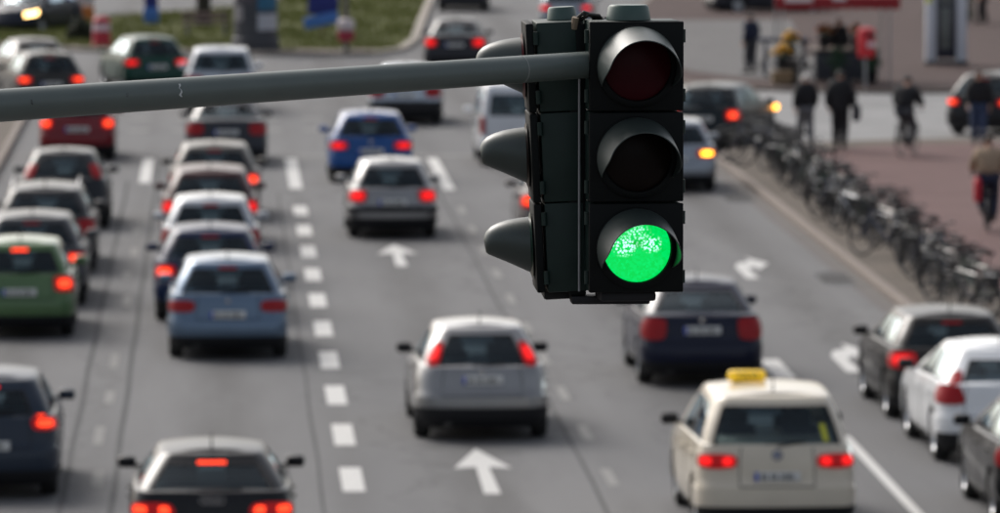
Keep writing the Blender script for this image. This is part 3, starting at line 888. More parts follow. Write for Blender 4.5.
MPV = S(L=4.39, axr=.78, axf=3.46, track=.77, tyre=.32,
    ztop=[(0, 1.05), (.6, 1.06), (2.8, 1.0), (3.5, .97), (4.1, .80), (4.4, .70)],
    rows=[(0, .81, .12, 4.28), (.08, .86, .04, 4.35), (.26, .89, 0, 4.39), (.46, .895, .01, 4.38), (.53, .895, .05, 4.35), (.8, .885, .07, 4.28), (1, .855, .11, 4.2)],
    gw=(.825, .66), gyr=[(0, .12), (.45, .20), (.85, .31), (1, .36)], gyf=(3.55, 2.4), zroof=[(.3, 1.58), (.9, 1.61), (1.6, 1.62), (2.4, 1.57)],
    rearwin=(.272, .03, .86), bulbs=2, tails=[('low', .168, .335, .70, .89)], plate=(.60,), sidewins=[(.375, .515), (.54, .75)], sidewin_g=(.10, .86), hbl=None, rr=.22, lr=.26, bumper=(.08, .44))
AUDI = S(bulbs=2, L=4.24, ztop=[(0, .95), (.6, .97), (2.7, .93), (3.3, .90), (3.9, .76), (4.24, .66)], gyr=[(0, .14), (.4, .32), (.82, .52), (1, .60)],
    gw=(.80, .575), zroof=[(.4, 1.31), (1.0, 1.345), (1.6, 1.355), (2.3, 1.32)], rearwin=(.262, .06, .81), tails=[('low', .135, .34, .66, .86, (.15, .34, .165, .33))], plate=(.60,), hbl=(.085, .83, .90), wiper=True)
VOLVO = S(L=4.37, axf=3.35, tyre=.325, track=.77, ztop=[(0, .98), (.6, 1.0), (2.7, .94), (3.4, .92), (4.0, .78), (4.37, .68)],
    rows=[(0, .79, .14, 4.25), (.10, .85, .04, 4.33), (.30, .88, 0, 4.37), (.48, .885, .01, 4.36), (.58, .885, .05, 4.3), (.8, .875, .09, 4.25), (1, .835, .15, 4.15)],
    gw=(.79, .57), gyr=[(0, .16), (.4, .38), (.8, .60), (1, .70)], gyf=(3.4, 2.3), zroof=[(.4, 1.37), (1.0, 1.40), (1.7, 1.42), (2.4, 1.38)], rearwin=(.222, .02, .78), hbl=None,
    tails=[('low', .225, .345, .70, 1.0, (.20, .36, .245, .345)), ('green', .235, .31, .02, .45, (.232, .315, .24, .29))], plate=(.55,), valance=.26)
SMALL = S(L=3.97, axf=3.05, track=.71, tyre=.30, ztop=[(0, .97), (.6, .98), (2.6, .93), (3.1, .90), (3.7, .75), (3.97, .66)],
    rows=[(0, .75, .12, 3.85), (.10, .80, .04, 3.92), (.30, .825, 0, 3.97), (.48, .83, .01, 3.95), (.56, .83, .05, 3.92), (.8, .825, .08, 3.86), (1, .79, .12, 3.78)],
    gw=(.75, .575), gyr=[(0, .13), (.45, .24), (.85, .37), (1, .42)], gyf=(3.1, 2.1), zroof=[(.3, 1.42), (.9, 1.44), (1.5, 1.45), (2.2, 1.41)], sidewins=[(.385, .51), (.535, .745)],
    tails=[('low', .225, .335, .66, .97)], plate=(.66,), hbl=(.07, .84, .92), rearwin=(.258, .09, .83))
FIESTA = dict(SMALL); FIESTA.update(tails=[('low', .225, .34, .80, 1.0), ('green', .235, .30, .0, .12)], zroof=[(.3, 1.39), (.9, 1.43), (1.5, 1.44), (2.2, 1.40)], rearwin=(.222, .14, .78), hbl=(.07, .86, .93), plate=(.58,))
ESTATE = S(L=4.5, axr=.88, axf=3.55, ztop=[(0, .96), (.6, .98), (3.0, .92), (3.6, .90), (4.2, .77), (4.5, .66)],
    rows=[(0, .80, .12, 4.36), (.10, .85, .04, 4.45), (.30, .87, 0, 4.5), (.48, .875, .02, 4.49), (.56, .875, .05, 4.46), (.8, .865, .08, 4.4), (1, .83, .12, 4.3)],
    gw=(.785, .61), gyr=[(0, .13), (.45, .27), (.85, .44), (1, .50)], gyf=(3.55, 2.55), zroof=[(.4, 1.41), (1.2, 1.44), (1.9, 1.45), (2.6, 1.41)],
    sidewins=[(.385, .52), (.54, .75)], tails=[('low', .215, .335, .62, .95)], plate=(.68,))
SUV = S(L=4.4, H=1.68, axf=3.4, tyre=.35, zb=.27, track=.78, ztop=[(0, 1.10), (.6, 1.12), (2.8, 1.07), (3.4, 1.04), (4.0, .95), (4.4, .85)],
    rows=[(0, .82, .14, 4.28), (.10, .87, .04, 4.36), (.30, .90, 0, 4.4), (.48, .905, .02, 4.38), (.56, .905, .05, 4.35), (.8, .895, .07, 4.3), (1, .86, .12, 4.2)],
    gw=(.82, .63), zroof=[(.3, 1.61), (.9, 1.65), (1.7, 1.66), (2.4, 1.62)], gyf=(3.4, 2.4), tails=[('low', .21, .335, .62, .92)], plate=(.66,), valance=.3)
VAN = S(L=4.4, H=1.83, axr=.75, axf=3.4, tyre=.315, track=.77, ztop=[(0, 1.10), (.6, 1.10), (2.9, 1.04), (3.5, 1.0), (4.1, .82), (4.4, .72)],
    rows=[(0, .81, .10, 4.28), (.10, .86, .03, 4.36), (.26, .89, 0, 4.4), (.44, .895, .0, 4.38), (.50, .895, .05, 4.35), (.8, .895, .05, 4.3), (1, .885, .06, 4.2)],
    gw=(.875, .78), gyr=[(0, .06), (.5, .10), (.9, .17), (1, .21)], gyf=(3.6, 2.65), zroof=[(.15, 1.78), (.9, 1.81), (1.8, 1.82), (2.6, 1.77)], rr=.14, lr=.18, grr=.14, glr=.18, crown=.025,
    rearwin=(.236, .08, .74), tails=[('low', .27, .335, .56, 1.0)], plate=(.58,), hbl=None, sidewins=[(.375, .53), (.555, .75)], sidewin_g=(.10, .80))

silver = paint('silver', (.26, .258, .258), .75)
silver_cool = paint('silver_cool', (.27, .295, .33), .6)
# --- nearest row and middle lanes
r, T = car('taxi', 'MPV', MPV, 6.30, 70.3, paint('cream', (.62, .555, .45), 0.0), 'cream taxi with a yellow roof sign, at the bottom beside the right-hand white line', 'taxi', tails='on', rz=.6, extra=dict(blackmirror=True))
badge_disc(r, T, .88, .06)
cz = T['car'].zr(2.0)
sg = obj('roof_sign', MB().box((0, 0, 0), (.44, .13, .13), .045).mesh('roof_sign'), mat('taxi_yellow', (.80, .52, .02), rough=.35, emit=(1, .6, .02), estr=.25), r, (-.21, 1.5, cz + .155))
obj('sign_lettering', text_mesh('TAXI', .115, .002, 'taxi_text'), INK, sg, (0, -.067, 0), (math.pi / 2, 0, 0))
obj('sign_foot', MB().box((0, 0, 0), (.34, .12, .06), .01).mesh('sign_foot'), BLACK, r, (-.21, 1.5, cz + .06))
obj('sticker', mesh_of(*T['car'].patch('green', .205, .228, .12, .5, off=.004, nt=3, nh=4), 'sticker'), mat('yellow_green_sticker', (.55, .55, .03), rough=.5), r)

r, T = car('black_hatchback', 'AUDI', AUDI, -.06, 66.8, paint('black', (.007, .007, .009), .1), 'black hatchback with three lit brake lamps at the bottom edge, second lane from left', tails='hot', hbl='hot', rz=.2)
badge_disc(r, T, .90, kind_='rings')
r, T = car('silver_hatchback', 'FOCUS', FOCUS, 3.42, 80.75, silver, 'silver hatchback with tall lamps beside the rear window, just beyond the white straight arrow', tails='on', rz=.5, extra=dict(blackmirror=True))
badge_disc(r, T, .93, .04, 'oval')
r, T = car('dark_blue_saloon', 'ASTRA', ASTRA, 6.80, 87.7, paint('navy', (.005, .008, .026), .0), 'dark navy saloon with unlit red lamps and white plate directly ahead of the taxi', tails='off', rz=.3)
badge_disc(r, T, .93, .045, 'oval')
r, T = car('light_blue_hatchback', 'GOLFISH', GOLFISH, .16, 92.0, paint('light_blue', (.115, .165, .235), .6), 'light blue hatchback with unlit lamps at the tail of the middle queue', tails='off')
badge_disc(r, T, .88, .04, 'oval')
car('dark_blue_hatchback', 'HATCH', HATCH, -.10, 98.2, paint('dark_blue', (.012, .022, .065), .0), 'dark blue car with an orange-red lit left lamp peeking out behind the light blue hatchback', tails='hot', group='cars queueing in the second lane')
car('white_roofed_car', 'SMALL', SMALL, -.10, 105.2, paint('pale_silver', (.38, .40, .43), .3), 'pale silver small car third in the second-lane queue', group='cars queueing in the second lane', tails='off')
car('maroon_car', 'ESTATE', ESTATE, -.12, 112.6, paint('maroon', (.05, .012, .014), .0), 'dark maroon estate fourth in the second-lane queue, both red lamps glowing', group='cars queueing in the second lane', tails='on')
car('grey_beige_car', 'HATCH2', HATCH, -.04, 120.2, paint('champagne', (.105, .095, .085), .0), 'grey-beige hatchback fifth in the second-lane queue, right lamp lit red', group='cars queueing in the second lane', tails=('hot', 'off'))
car('dark_saloon', 'SEDAN', SEDAN, .22, 136.6, paint('charcoal', (.028, .030, .038), .3), 'charcoal saloon crossing just below the signal arm, ahead of the second-lane queue', tails='off')
car('white_people_carrier', 'MPV', MPV, .12, 157.4, paint('white_silver', (.42, .45, .50), .1), 'white-silver people carrier seen above the signal arm ahead of the charcoal saloon', tails='off')

# --- third lane
r, T = car('silver_small_hatchback', 'P206', P206, 3.24, 115.5, silver, 'silver small hatchback with dark bumper strip beyond the upper straight arrow', tails='on', rz=.6)
obj('bumper_strip', mesh_of(*T['car'].patch('low', -.34, .34, .42, .54, off=.024, nt=24, nh=2), 'bumper_strip'), BLACK, r)
r, T = car('blue_hatchback', 'GOLFISH2', GOLFISH, 3.22, 131.0, paint('vivid_blue', (.004, .062, .24), .0), 'vivid blue hatchback with both lamps lit, left of the silver small hatchback', tails='on')
badge_disc(r, T, .88, .05)
car('silver_blue_saloon', 'SEDAN', SEDAN, 4.55, 152.0, paint('pale_silver_blue', (.40, .44, .49), .5), 'silver-blue saloon with dark bumper, cut across by the signal arm ahead of the blue hatchback', tails='off', rz=-3, extra=dict(bumper=BLACK))
car('dark_grey_saloon', 'SEDAN2', SEDAN, 6.78, 179.2, paint('dark_grey', (.022, .022, .028), .0), 'dark grey saloon with pale roof rounding the right side of the grass island', tails='on', rz=-4)
car('distant_dark_car', 'ESTATE', ESTATE, 8.7, 222.5, paint('charcoal', (.03, .03, .04)), 'dark car cut off by the top edge, farthest along the road beyond the grass', tails='off', rz=-4)
car('distant_silver_car', 'GOLFISH', GOLFISH, 11.4, 205.3, silver_cool, 'silver-blue car with pink-red lit lamps at the top edge above the signal', tails='on', rz=-6)
car('white_delivery_van', 'VAN', VAN, 6.62, 136.2, paint('white', (.66, .67, .69), 0.0), 'white delivery van half hidden behind the left-facing signal head', 'van', tails='off', rz=.5)
car('brown_grey_car', 'SMALL', SMALL, 6.32, 113.4, paint('brown_grey', (.12, .105, .10), .35), 'brown-grey car mostly hidden behind the signal with one lit lamp left of it', tails='hot', rz=0)
car('silver_indicating_car', 'GOLFISH', GOLFISH, 9.32, 128.0, silver_cool, 'silver car with an amber indicator flashing at the kerb, right of the signal', tails=('ind', 'off'), rz=-2)
car('dark_turning_estate', 'ESTATE', ESTATE, 10.95, 141.9, paint('dark_teal', (.006, .012, .016), .0), 'dark teal estate turning right into the side street with red and amber lamps', tails='hot', rz=-17)
r, T = CARS['dark_turning_estate']
obj('side_indicator', MB().box((.90, 3.95, .80), (.10, .16, .12), .03).mesh('side_indicator'), ORANGE_ON, r)
car('dark_side_street_car', 'GOLFISH', GOLFISH, 17.85, 147.2, paint('black', (.007, .007, .009)), 'black car with pale roof in the side street at the right edge', tails='hot', rz=-30)
car('parked_dark_car', 'ESTATE', ESTATE, 17.2, 220.0, paint('charcoal', (.03, .03, .04)), 'charcoal car cut by the top edge beyond the pale paving, right of the signal', tails='off', rz=-80)

# --- left lane
car('dark_steel_blue_hatchback', 'FIESTA', FIESTA, -2.72, 74.5, paint('steel_blue', (.022, .032, .050), .0), 'dark steel-blue hatchback cut by the left edge, nearest in the left lane', tails='hot', hbl='on', rz=.3)
car('green_hatchback', 'SMALL2', SMALL, -3.0, 95.6, paint('green', (.085, .155, .065), .1), 'light green hatchback with three orange-red brake lamps in the left lane', tails='hot', hbl='hot')
car('grey_hatchback', 'GOLFISH', GOLFISH, -2.98, 101.2, paint('mid_grey', (.050, .053, .060), .0), 'grey hatchback directly behind the green one with its right lamp lit', tails='hot', group='cars queueing in the left lane')
r, T = car('dark_estate', 'ESTATE', ESTATE, -2.95, 107.9, paint('grey_black', (.026, .027, .030), .0), 'dark grey estate with roof rails, third in the left-lane queue', tails='off', group='cars queueing in the left lane')
for s_ in (-1, 1):
    obj('roof_rail', MB().tube([(s_ * .56, .8, 1.45), (s_ * .57, 1.0, 1.52), (s_ * .57, 2.3, 1.52), (s_ * .56, 2.5, 1.44)], .018, 6).mesh('roof_rail'), CHROME, r)
car('dark_hatchback', 'HATCH3', dict(FOCUS, tails=[('green', .235, .32, .06, .62)]), -2.88, 118.1, paint('dark_slate', (.018, .020, .025), .0), 'dark slate hatchback with lamps up the pillars ahead of the roof-rail estate', tails='off', group='cars queueing in the left lane')
car('red_hatchback', 'SMALL2', SMALL, -3.06, 138.6, paint('red', (.17, .008, .014), .1), 'dark red hatchback below the signal arm in the left lane', tails='hot', group='cars queueing in the left lane')
car('black_left_turning_car', 'GOLFISH', GOLFISH, -4.13, 158.9, paint('dark_beige', (.030, .029, .027), .0), 'dark car with bright left flank just above the signal arm, ahead of the red hatchback', tails='hot', rz=9)
car('grey_left_turning_car', 'SEDAN2', SEDAN, -4.5, 166.6, paint('warm_grey', (.085, .08, .075), .0), 'warm grey saloon at the head of the left-turning cars', tails='off', rz=12)
car('dark_green_hatchback', 'GOLFISH', GOLFISH, -1.55, 168.0, paint('dark_green', (.006, .045, .032), .0), 'dark green hatchback turning left beside the white people carrier', tails='on', rz=12)
car('oncoming_dark_car', 'ESTATE', ESTATE, -5.1, 208.4, paint('navy_black', (.014, .017, .03), .2), 'dark oncoming car with a glowing headlamp in the top left corner', tails='off', rz=158, extra=dict(lights=True))

# ------------------------------------------------------------------ traffic signals
HOUSE = mat('signal_housing', (0.010, 0.023, 0.019), rough=0.5, spec=.28, noise=0.25, nscale=14, bump=0.05)
DOOR = mat('signal_door', (0.0035, 0.0045, 0.0045), rough=0.6, spec=.15, noise=0.2, nscale=25)
VISOR = mat('signal_visor', (0.034, 0.046, 0.043), rough=0.42, noise=0.22, nscale=18)
def lens_green():
    m = bpy.data.materials.new('lens_green_lit'); m.use_nodes = True
    nt = m.node_tree; b = nt.nodes['Principled BSDF']
    tc = N(nt, 'ShaderNodeTexCoord')
    vo = N(nt, 'ShaderNodeTexVoronoi', Scale=130.0); nt.links.new(tc.outputs['Object'], vo.inputs['Vector'])
    sp = ramp(nt, vo.outputs['Distance'], [(0.25, 1.0), (0.6, 0.0)])
    # brightest where the lamp's reflector shows: two lobes beside the centre
    def lobe(x, z, r):
        vm = N(nt, 'ShaderNodeVectorMath', operation='SUBTRACT'); nt.links.new(tc.outputs['Object'], vm.inputs[0]); vm.inputs[1].default_value = (x, -.01, z)
        sc = N(nt, 'ShaderNodeVectorMath', operation='MULTIPLY'); nt.links.new(vm.outputs[0], sc.inputs[0]); sc.inputs[1].default_value = (1, .2, 1.25)
        ln = N(nt, 'ShaderNodeVectorMath', operation='LENGTH'); nt.links.new(sc.outputs[0], ln.inputs[0])
        return ramp(nt, ln.outputs['Value'], [(0.0, 1.0), (r * .45, .75), (r, 0.0)])
    a = N(nt, 'ShaderNodeMath', operation='MAXIMUM'); nt.links.new(lobe(-.040, .008, .044), a.inputs[0]); nt.links.new(lobe(.042, .014, .038), a.inputs[1])
    a2 = N(nt, 'ShaderNodeMath', operation='MAXIMUM'); nt.links.new(a.outputs[0], a2.inputs[0])
    l3 = N(nt, 'ShaderNodeMath', operation='MULTIPLY'); nt.links.new(lobe(0, .045, .045), l3.inputs[0]); l3.inputs[1].default_value = .45
    nt.links.new(l3.outputs[0], a2.inputs[1])
    k = N(nt, 'ShaderNodeMath', operation='MULTIPLY'); nt.links.new(a2.outputs[0], k.inputs[0]); nt.links.new(sp, k.inputs[1])
    k2 = N(nt, 'ShaderNodeMath', operation='MULTIPLY'); nt.links.new(k.outputs[0], k2.inputs[0]); k2.inputs[1].default_value = 1.9; k2.use_clamp = True
    col = mixc(nt, lobe(0.0, .015, .030), (0.0, .70, .085), (0.0, .42, .01))
    col = mixc(nt, ramp(nt, vo.outputs['Color'], [(0.2, .0), (.9, .35)]), col, (0.0, 1.05, .26))
    col = mixc(nt, k2.outputs[0], col, (.75, 1.5, 1.3))
    b.inputs['Base Color'].default_value = (0.0, .10, .03, 1); b.inputs['Roughness'].default_value = .2
    nt.links.new(col, b.inputs['Emission Color']); b.inputs['Emission Strength'].default_value = 0.78
    bp = N(nt, 'ShaderNodeBump', Strength=.3, Distance=.002); nt.links.new(vo.outputs['Distance'], bp.inputs['Height']); nt.links.new(bp.outputs[0], b.inputs['Normal'])
    return m
LENS = [mat('lens_red', (.040, .002, .005), rough=.35, noise=.15, nscale=60, spec=.12), mat('lens_amber', (.008, .004, .003), rough=.35, noise=.15, nscale=60, spec=.12), lens_green()]

def visor_mesh(r0, r1, L, droop, amax, cut, blunt=False):
    vs = []; fs = []; na, nl = 40, 12
    dr = math.tan(R(droop))
    for th in (0.0, 0.003):                        # outer and inner skin
        for i in range(na + 1):
            a = -amax + 2 * amax * i / na
            q = math.cos(R(a))
            Lq = L * min(1.0, max(0.02, (q + cut) / (0.32 + cut)))
            Lq = L * (1 - (1 - Lq / L) ** 1.6) if Lq < L else L
            if blunt: Lq = L * (1 - .03 * (1 - q) / 2)
            for j in range(nl + 1):
                s_ = (1 - (1 - j / nl) ** 1.7) * Lq
                w_ = s_ / L
                qq_ = (q + 1) / 2
                r = (r0 * (qq_ * float(np.interp(w_, [0, .25, .5, .72, .86, .94, .98, 1], [1, .95, .87, .75, .62, .48, .36, .20])) + (1 - qq_) * float(np.interp(w_, [0, .5, .94, 1], [1, .62, .32, .18]))) if blunt else r0 + (r1 - r0) * w_ ** 1.4) - th
                vs.append((r * math.sin(R(a)), -s_, r * math.cos(R(a)) - dr * s_))
    W = nl + 1; K = (na + 1) * W
    for i in range(na):
        for j in range(nl):
            p = i * W + j
            fs.append((p, p + 1, p + W + 1, p + W)); fs.append((K + p, K + p + W, K + p + W + 1, K + p + 1))
        fs.append((i * W + nl, K + i * W + nl, K + (i + 1) * W + nl, (i + 1) * W + nl))
    for j in range(nl):
        fs.append((j, K + j, K + j + 1, j + 1)); p = na * W + j
        fs.append((p, p + 1, K + p + 1, K + p))
    me = mesh_of(vs, fs, 'visor'); return fix(me)

def signal_head(name, loc, rz, tilt, label, depth, vis, lit, group='signal heads on the arm', capx=.5):
    root = empty(name, loc); root.rotation_euler = (tilt, 0, rz); tag(root, label, 'traffic light', group)
    Wd, Hc = .288, .274
    ch = MB().box((0, depth / 2 + .018, 0), (Wd - .012, depth - .03, Hc - .002), .004).mesh('chamber')
    door = MB().box((0, .012, 0), (Wd, .024, Hc - .004), .004)
    dm = door.mesh('door')
    bez = MB().lathe([(.104, .004), (.124, .004), (.124, -.014), (.118, -.018), (.106, -.018), (.103, -.010)], 48, 'y', close=True).mesh('bezel')
    lens = MB().lathe([(.0005, -.020), (.03, -.0192), (.06, -.0165), (.085, -.012), (.103, -.006)], 48, 'y').mesh('lens')
    hinge = MB().lathe([(.001, -.02), (.009, -.02), (.009, .02), (.001, .02)], 10, 'z').mesh('hinge')
    if len(vis) > 6: bez = MB().lathe([(.06, .004), (.094, .004), (.094, -.004), (.06, -.004)], 40, 'y', close=True).mesh('bezel')
    vm = visor_mesh(*vis)
    for k in range(3):
        z = (1 - k) * .2755
        c = obj('chamber', ch, HOUSE, root, (0, 0, z))
        d = obj('door', dm, DOOR, c)
        obj('bezel', bez, DOOR, c)
        obj('lens', lens, LENS[k] if (k < 2 or lit) else mat('lens_green_dark', (.003, .02, .012), rough=.25), c)
        obj('visor', vm, VISOR, c)
        for hz in (-.09, .09):
            obj('hinge', hinge, HOUSE, c, (-Wd / 2 - .003, .03, hz)); obj('hinge', hinge, HOUSE, c, (Wd / 2 + .001, .03, hz))
    cap = MB().lathe([(.001, .045), (.056, .045), (.062, .038), (.068, 0), (.001, 0)], 32, 'z').mesh('top_cap')
    obj('top_cap', cap, mat('cap_green', (.030, .065, .055), rough=.4, noise=.2, nscale=20), root, (-.012, depth * capx, .413)).scale = (1, 1, 1) if capx < .6 else (.8, .68, .85)
    obj('bottom_cap', MB().box((0, 0, 0), (.17, depth * .7, .03), .008).mesh('bottom_cap'), BLACK, root, (-.02, depth * .5, -.425))
    return root
signal_head('traffic_signal', (1.271, 19.0, 7.516), R(4.8), 0.0, 'dark green three-lamp signal head facing the camera with its green lamp lit', .185, (.1235, .113, .185, 8.2, 118, .52), True)
sh = signal_head('traffic_signal', (.958, 19.262, 7.505), R(-90), 0.0, 'unlit dark signal head turned sideways to the left, next to the lit one', .150, (.089, .030, .150, -3.5, 172, 1.25, True), False, capx=.8)
sh.rotation_euler = (0, R(-2.6), R(-90))
sh.rotation_mode = 'XYZ'
sh.rotation_euler = (Matrix.Rotation(R(-2.6), 3, 'Y') @ Matrix.Rotation(R(-90), 3, 'Z')).to_euler()

mast = empty('signal_mast', (-5.6, 14.23, .115)); tag(mast, 'grey-green steel arm carrying the signal heads, entering from the left edge', 'mast arm')
ARM = mat('arm_grey', (.090, .110, .100), rough=.42, noise=.14, nscale=9, bump=.04)
def loc_(p): return (p[0] + 5.6, p[1] - 14.23, p[2] - .115)
armR, armL, armM = (1.124, 19.045, 7.794), (-.609, 17.8, 7.742), (-5.6, 14.23, 7.595)
obj('arm', MB().tube([loc_(armM), loc_(armL), loc_(armR)], [.066, .0468, .0408], 32).mesh('arm'), ARM, mast)
obj('pole', MB().lathe([(.001, 0), (.16, 0), (.16, .03), (.115, .05), (.105, 1.2), (.085, 7.6), (.07, 7.75), (.001, 7.78)], 28).mesh('pole'), ARM, mast)
# welded ring and small paint chips on the arm
def along(q): return Vector(loc_(armL)).lerp(Vector(loc_(armR)), q)
axis = (Vector(armR) - Vector(armL)).normalized()
def chip(name, q, ang, w, l, m):
    a = along(q); rr = .0468 + (.0408 - .0468) * q + .0008
    u = axis.cross(Vector((0, 0, 1))).normalized(); v = u.cross(axis)
    vs = []
    for k in range(7):
        for sgn in (-1, 1):
            b = R(ang + l * (k / 6 - .5)) ; wob = .5 * w * math.sin(k * 2.1 + q * 9)
            vs.append(a + axis * (sgn * w * (.6 + .4 * math.sin(k * 1.3)) * .5 + wob) + (u * math.cos(b) + v * math.sin(b)) * rr)
    obj(name, mesh_of(vs, [(2 * k, 2 * k + 1, 2 * k + 3, 2 * k + 2) for k in range(6)], name), m, mast)
chipw = mat('chipped_paint', (.50, .51, .50), rough=.6)
chip('paint_chip', .278, 15, .008, 50, chipw); chip('paint_scuff', .036, 8, .006, 16, INK); chip('paint_scuff', .19, 10, .008, 14, mat('scuff', (.07, .07, .07), rough=.7))
obj('weld_ring', MB().tube([along(.878), along(.880)], .0422, 28).mesh('weld_ring'), mat('weld', (.19, .20, .19), rough=.5), mast)
br = empty('signal_bracket', (1.10, 19.1, 7.5)); tag(br, 'black mounting bracket and cable loop between the two signal heads', 'bracket')
obj('channel', MB().box((0.0, .07, 0), (.052, .09, .83), .006).mesh('channel'), DOOR, br)
obj('hinge_strip', MB().tube([(.004, .018, -.40), (.004, .018, .28)], .004, 8).mesh('hinge_strip'), STEEL, br)
obj('bottom_plate', MB().box((.10, .06, -.428), (.24, .10, .024), .006).mesh('bottom_plate'), BLACK, br)
cab = MB()
for k in range(4):
    o_ = .008 * k
    cab.tube([(-.01 + o_, .05, .39), (-.012 + o_, .03 + o_, .425), (.01 + o_, .02, .445 + .006 * math.sin(k * 2)), (.04 + o_, .03, .44), (.052 + o_, .05, .425), (.085, .08, .43)], .0055, 7)
kind(obj('cable_bundle', cab.mesh('cable_bundle'), mat('cable', (.030, .026, .022), rough=.6), br), 'stuff')
obj('cable_tape', MB().tube([(-.012, .03, .40), (-.008, .02, .435)], .011, 8).mesh('cable_tape'), mat('tape', (.20, .15, .10), rough=.7), br)

# ------------------------------------------------------------------ bicycles
BSTEEL = mat('bike_steel', (.05, .05, .053), rough=.45, metal=.5)
def spokes_wheel(r):
    b = MB().lathe([(r - .018, -.016), (r, -.010), (r + .004, 0), (r, .010), (r - .018, .016), (r - .022, 0)], 26, 'y', close=True)
    sp = MB()
    sp.lathe([(r - .035, -.010), (r - .02, -.012), (r - .02, .012), (r - .035, .010)], 26, 'y', close=True)
    sp.lathe([(.001, -.035), (.022, -.035), (.022, .035), (.001, .035)], 10, 'y')
    for k in range(14):
        a = 2 * math.pi * k / 14
        sp.tube([(.02 * math.cos(a), .02 * (-1) ** k, .02 * math.sin(a)), ((r - .03) * math.cos(a), 0, (r - .03) * math.sin(a))], .0016, 3)
    return b.mesh('tyre'), sp.mesh('rim')
WT, WR = spokes_wheel(.345)
fr = MB()
A, Bb, Hd, St, Rr, Ff = (-.52, 0, .35), (-.06, 0, .29), (.42, 0, .80), (-.22, 0, .72), (-.52, 0, .35), (.60, 0, .35)
for p, q, rad in ((Bb, (.44, 0, .70), .02), (St, (.42, 0, .78), .017), (Bb, (-.25, 0, .80), .018), ((.40, 0, .86), (.46, 0, .66), .022)): fr.tube([p, q], rad, 7)
for sgn in (-.05, .05):
    fr.tube([Bb, (-.52, sgn, .35)], .011, 5); fr.tube([St, (-.52, sgn, .35)], .009, 5)
BIKE_FRAME = fr.mesh('frame')
fk = MB()
for sgn in (-.05, .05): fk.tube([(.46, 0, .66), (.47, sgn, .62), (.55, sgn, .42), (.60, sgn, .345)], .012, 5)
BIKE_FORK = fk.mesh('fork')
BIKE_BAR = MB().tube([(.40, 0, .84), (.37, 0, .98)], .014, 6).tube([(.22, .29, 1.0), (.32, .25, 1.02), (.40, .10, .99), (.40, -.10, .99), (.32, -.25, 1.02), (.22, -.29, 1.0)], .012, 6).mesh('handlebar')
BIKE_GRIP = MB().tube([(.20, 0, 0), (.32, 0, 0)], .019, 7).mesh('grip')
sd_ = MB(); sd_.add(*(lambda vs: (vs, [tuple(range(8)), tuple(range(15, 7, -1))] + [(i, (i + 1) % 8, 8 + (i + 1) % 8, 8 + i) for i in range(8)]))([(x, y_, z) for z in (.99, .93) for x, y_ in ((.02, .02), (-.08, .05), (-.2, .09), (-.27, .085), (-.27, -.085), (-.2, -.09), (-.08, -.05), (.02, -.02))]))
BIKE_SADDLE = sd_.tube([(-.25, 0, .80), (-.27, 0, .94)], .014, 6).mesh('saddle')
ck = MB().lathe([(.06, -.006), (.095, -.006), (.095, .006), (.06, .006)], 18, 'y', (-.06, -.06, .29), close=True)
ck.tube([(-.06, -.08, .29), (.06, -.08, .17)], .011, 5).tube([(-.06, .08, .29), (-.18, .08, .41)], .011, 5).tube([(-.06, -.09, .29), (-.06, .09, .29)], .014, 6)
ck.box((.06, -.12, .17), (.09, .07, .022)).box((-.18, .12, .41), (.09, .07, .022))
BIKE_CRANK = ck.mesh('crank')
def guard(cx, a0, a1):
    vs = []; fs = []
    for k in range(15):
        a = R(a0 + (a1 - a0) * k / 14)
        for sgn, dr in ((-.028, -.012), (0, 0), (.028, -.012)): vs.append((cx + (.375 + dr) * math.cos(a), sgn, .35 + (.375 + dr) * math.sin(a)))
    for k in range(14):
        for j in range(2): fs.append((3 * k + j, 3 * k + j + 1, 3 * k + j + 4, 3 * k + j + 3))
    return mesh_of(vs, fs, 'mudguard')
G_R, G_F = guard(-.52, 40, 200), guard(.60, 30, 150)
BIKE_RACK = MB().box((-.58, 0, .745), (.40, .13, .014)).tube([(-.72, .06, .745), (-.53, .06, .36)], .007, 4).tube([(-.72, -.06, .745), (-.53, -.06, .36)], .007, 4).mesh('luggage_rack')
BIKE_LAMP = MB().box((.48, 0, .85), (.08, .07, .07), .02).mesh('lamp')
bk = MB()
for k in range(5):
    z = .80 + .22 * k / 4; q = .9 + .1 * k / 4
    bk.tube([(.46, -.17 * q, z), (.46 + .26 * q, -.17 * q, z), (.46 + .26 * q, .17 * q, z), (.46, .17 * q, z), (.46, -.17 * q, z)], .005, 4)
for k in range(7):
    yy = -.15 + .05 * k; bk.tube([(.72, yy, .80), (.74, yy * 1.1, 1.02)], .004, 4); bk.tube([(.47, yy, .80), (.47, yy * 1.1, 1.02)], .004, 4)
BIKE_BASKET = bk.mesh('basket')
CHAIN_GUARD = MB().box((-.28, -.075, .325), (.52, .02, .10), .008).mesh('chain_guard')
PANNIER = MB().box((-.60, .13, .56), (.34, .12, .32), .03).mesh('pannier')
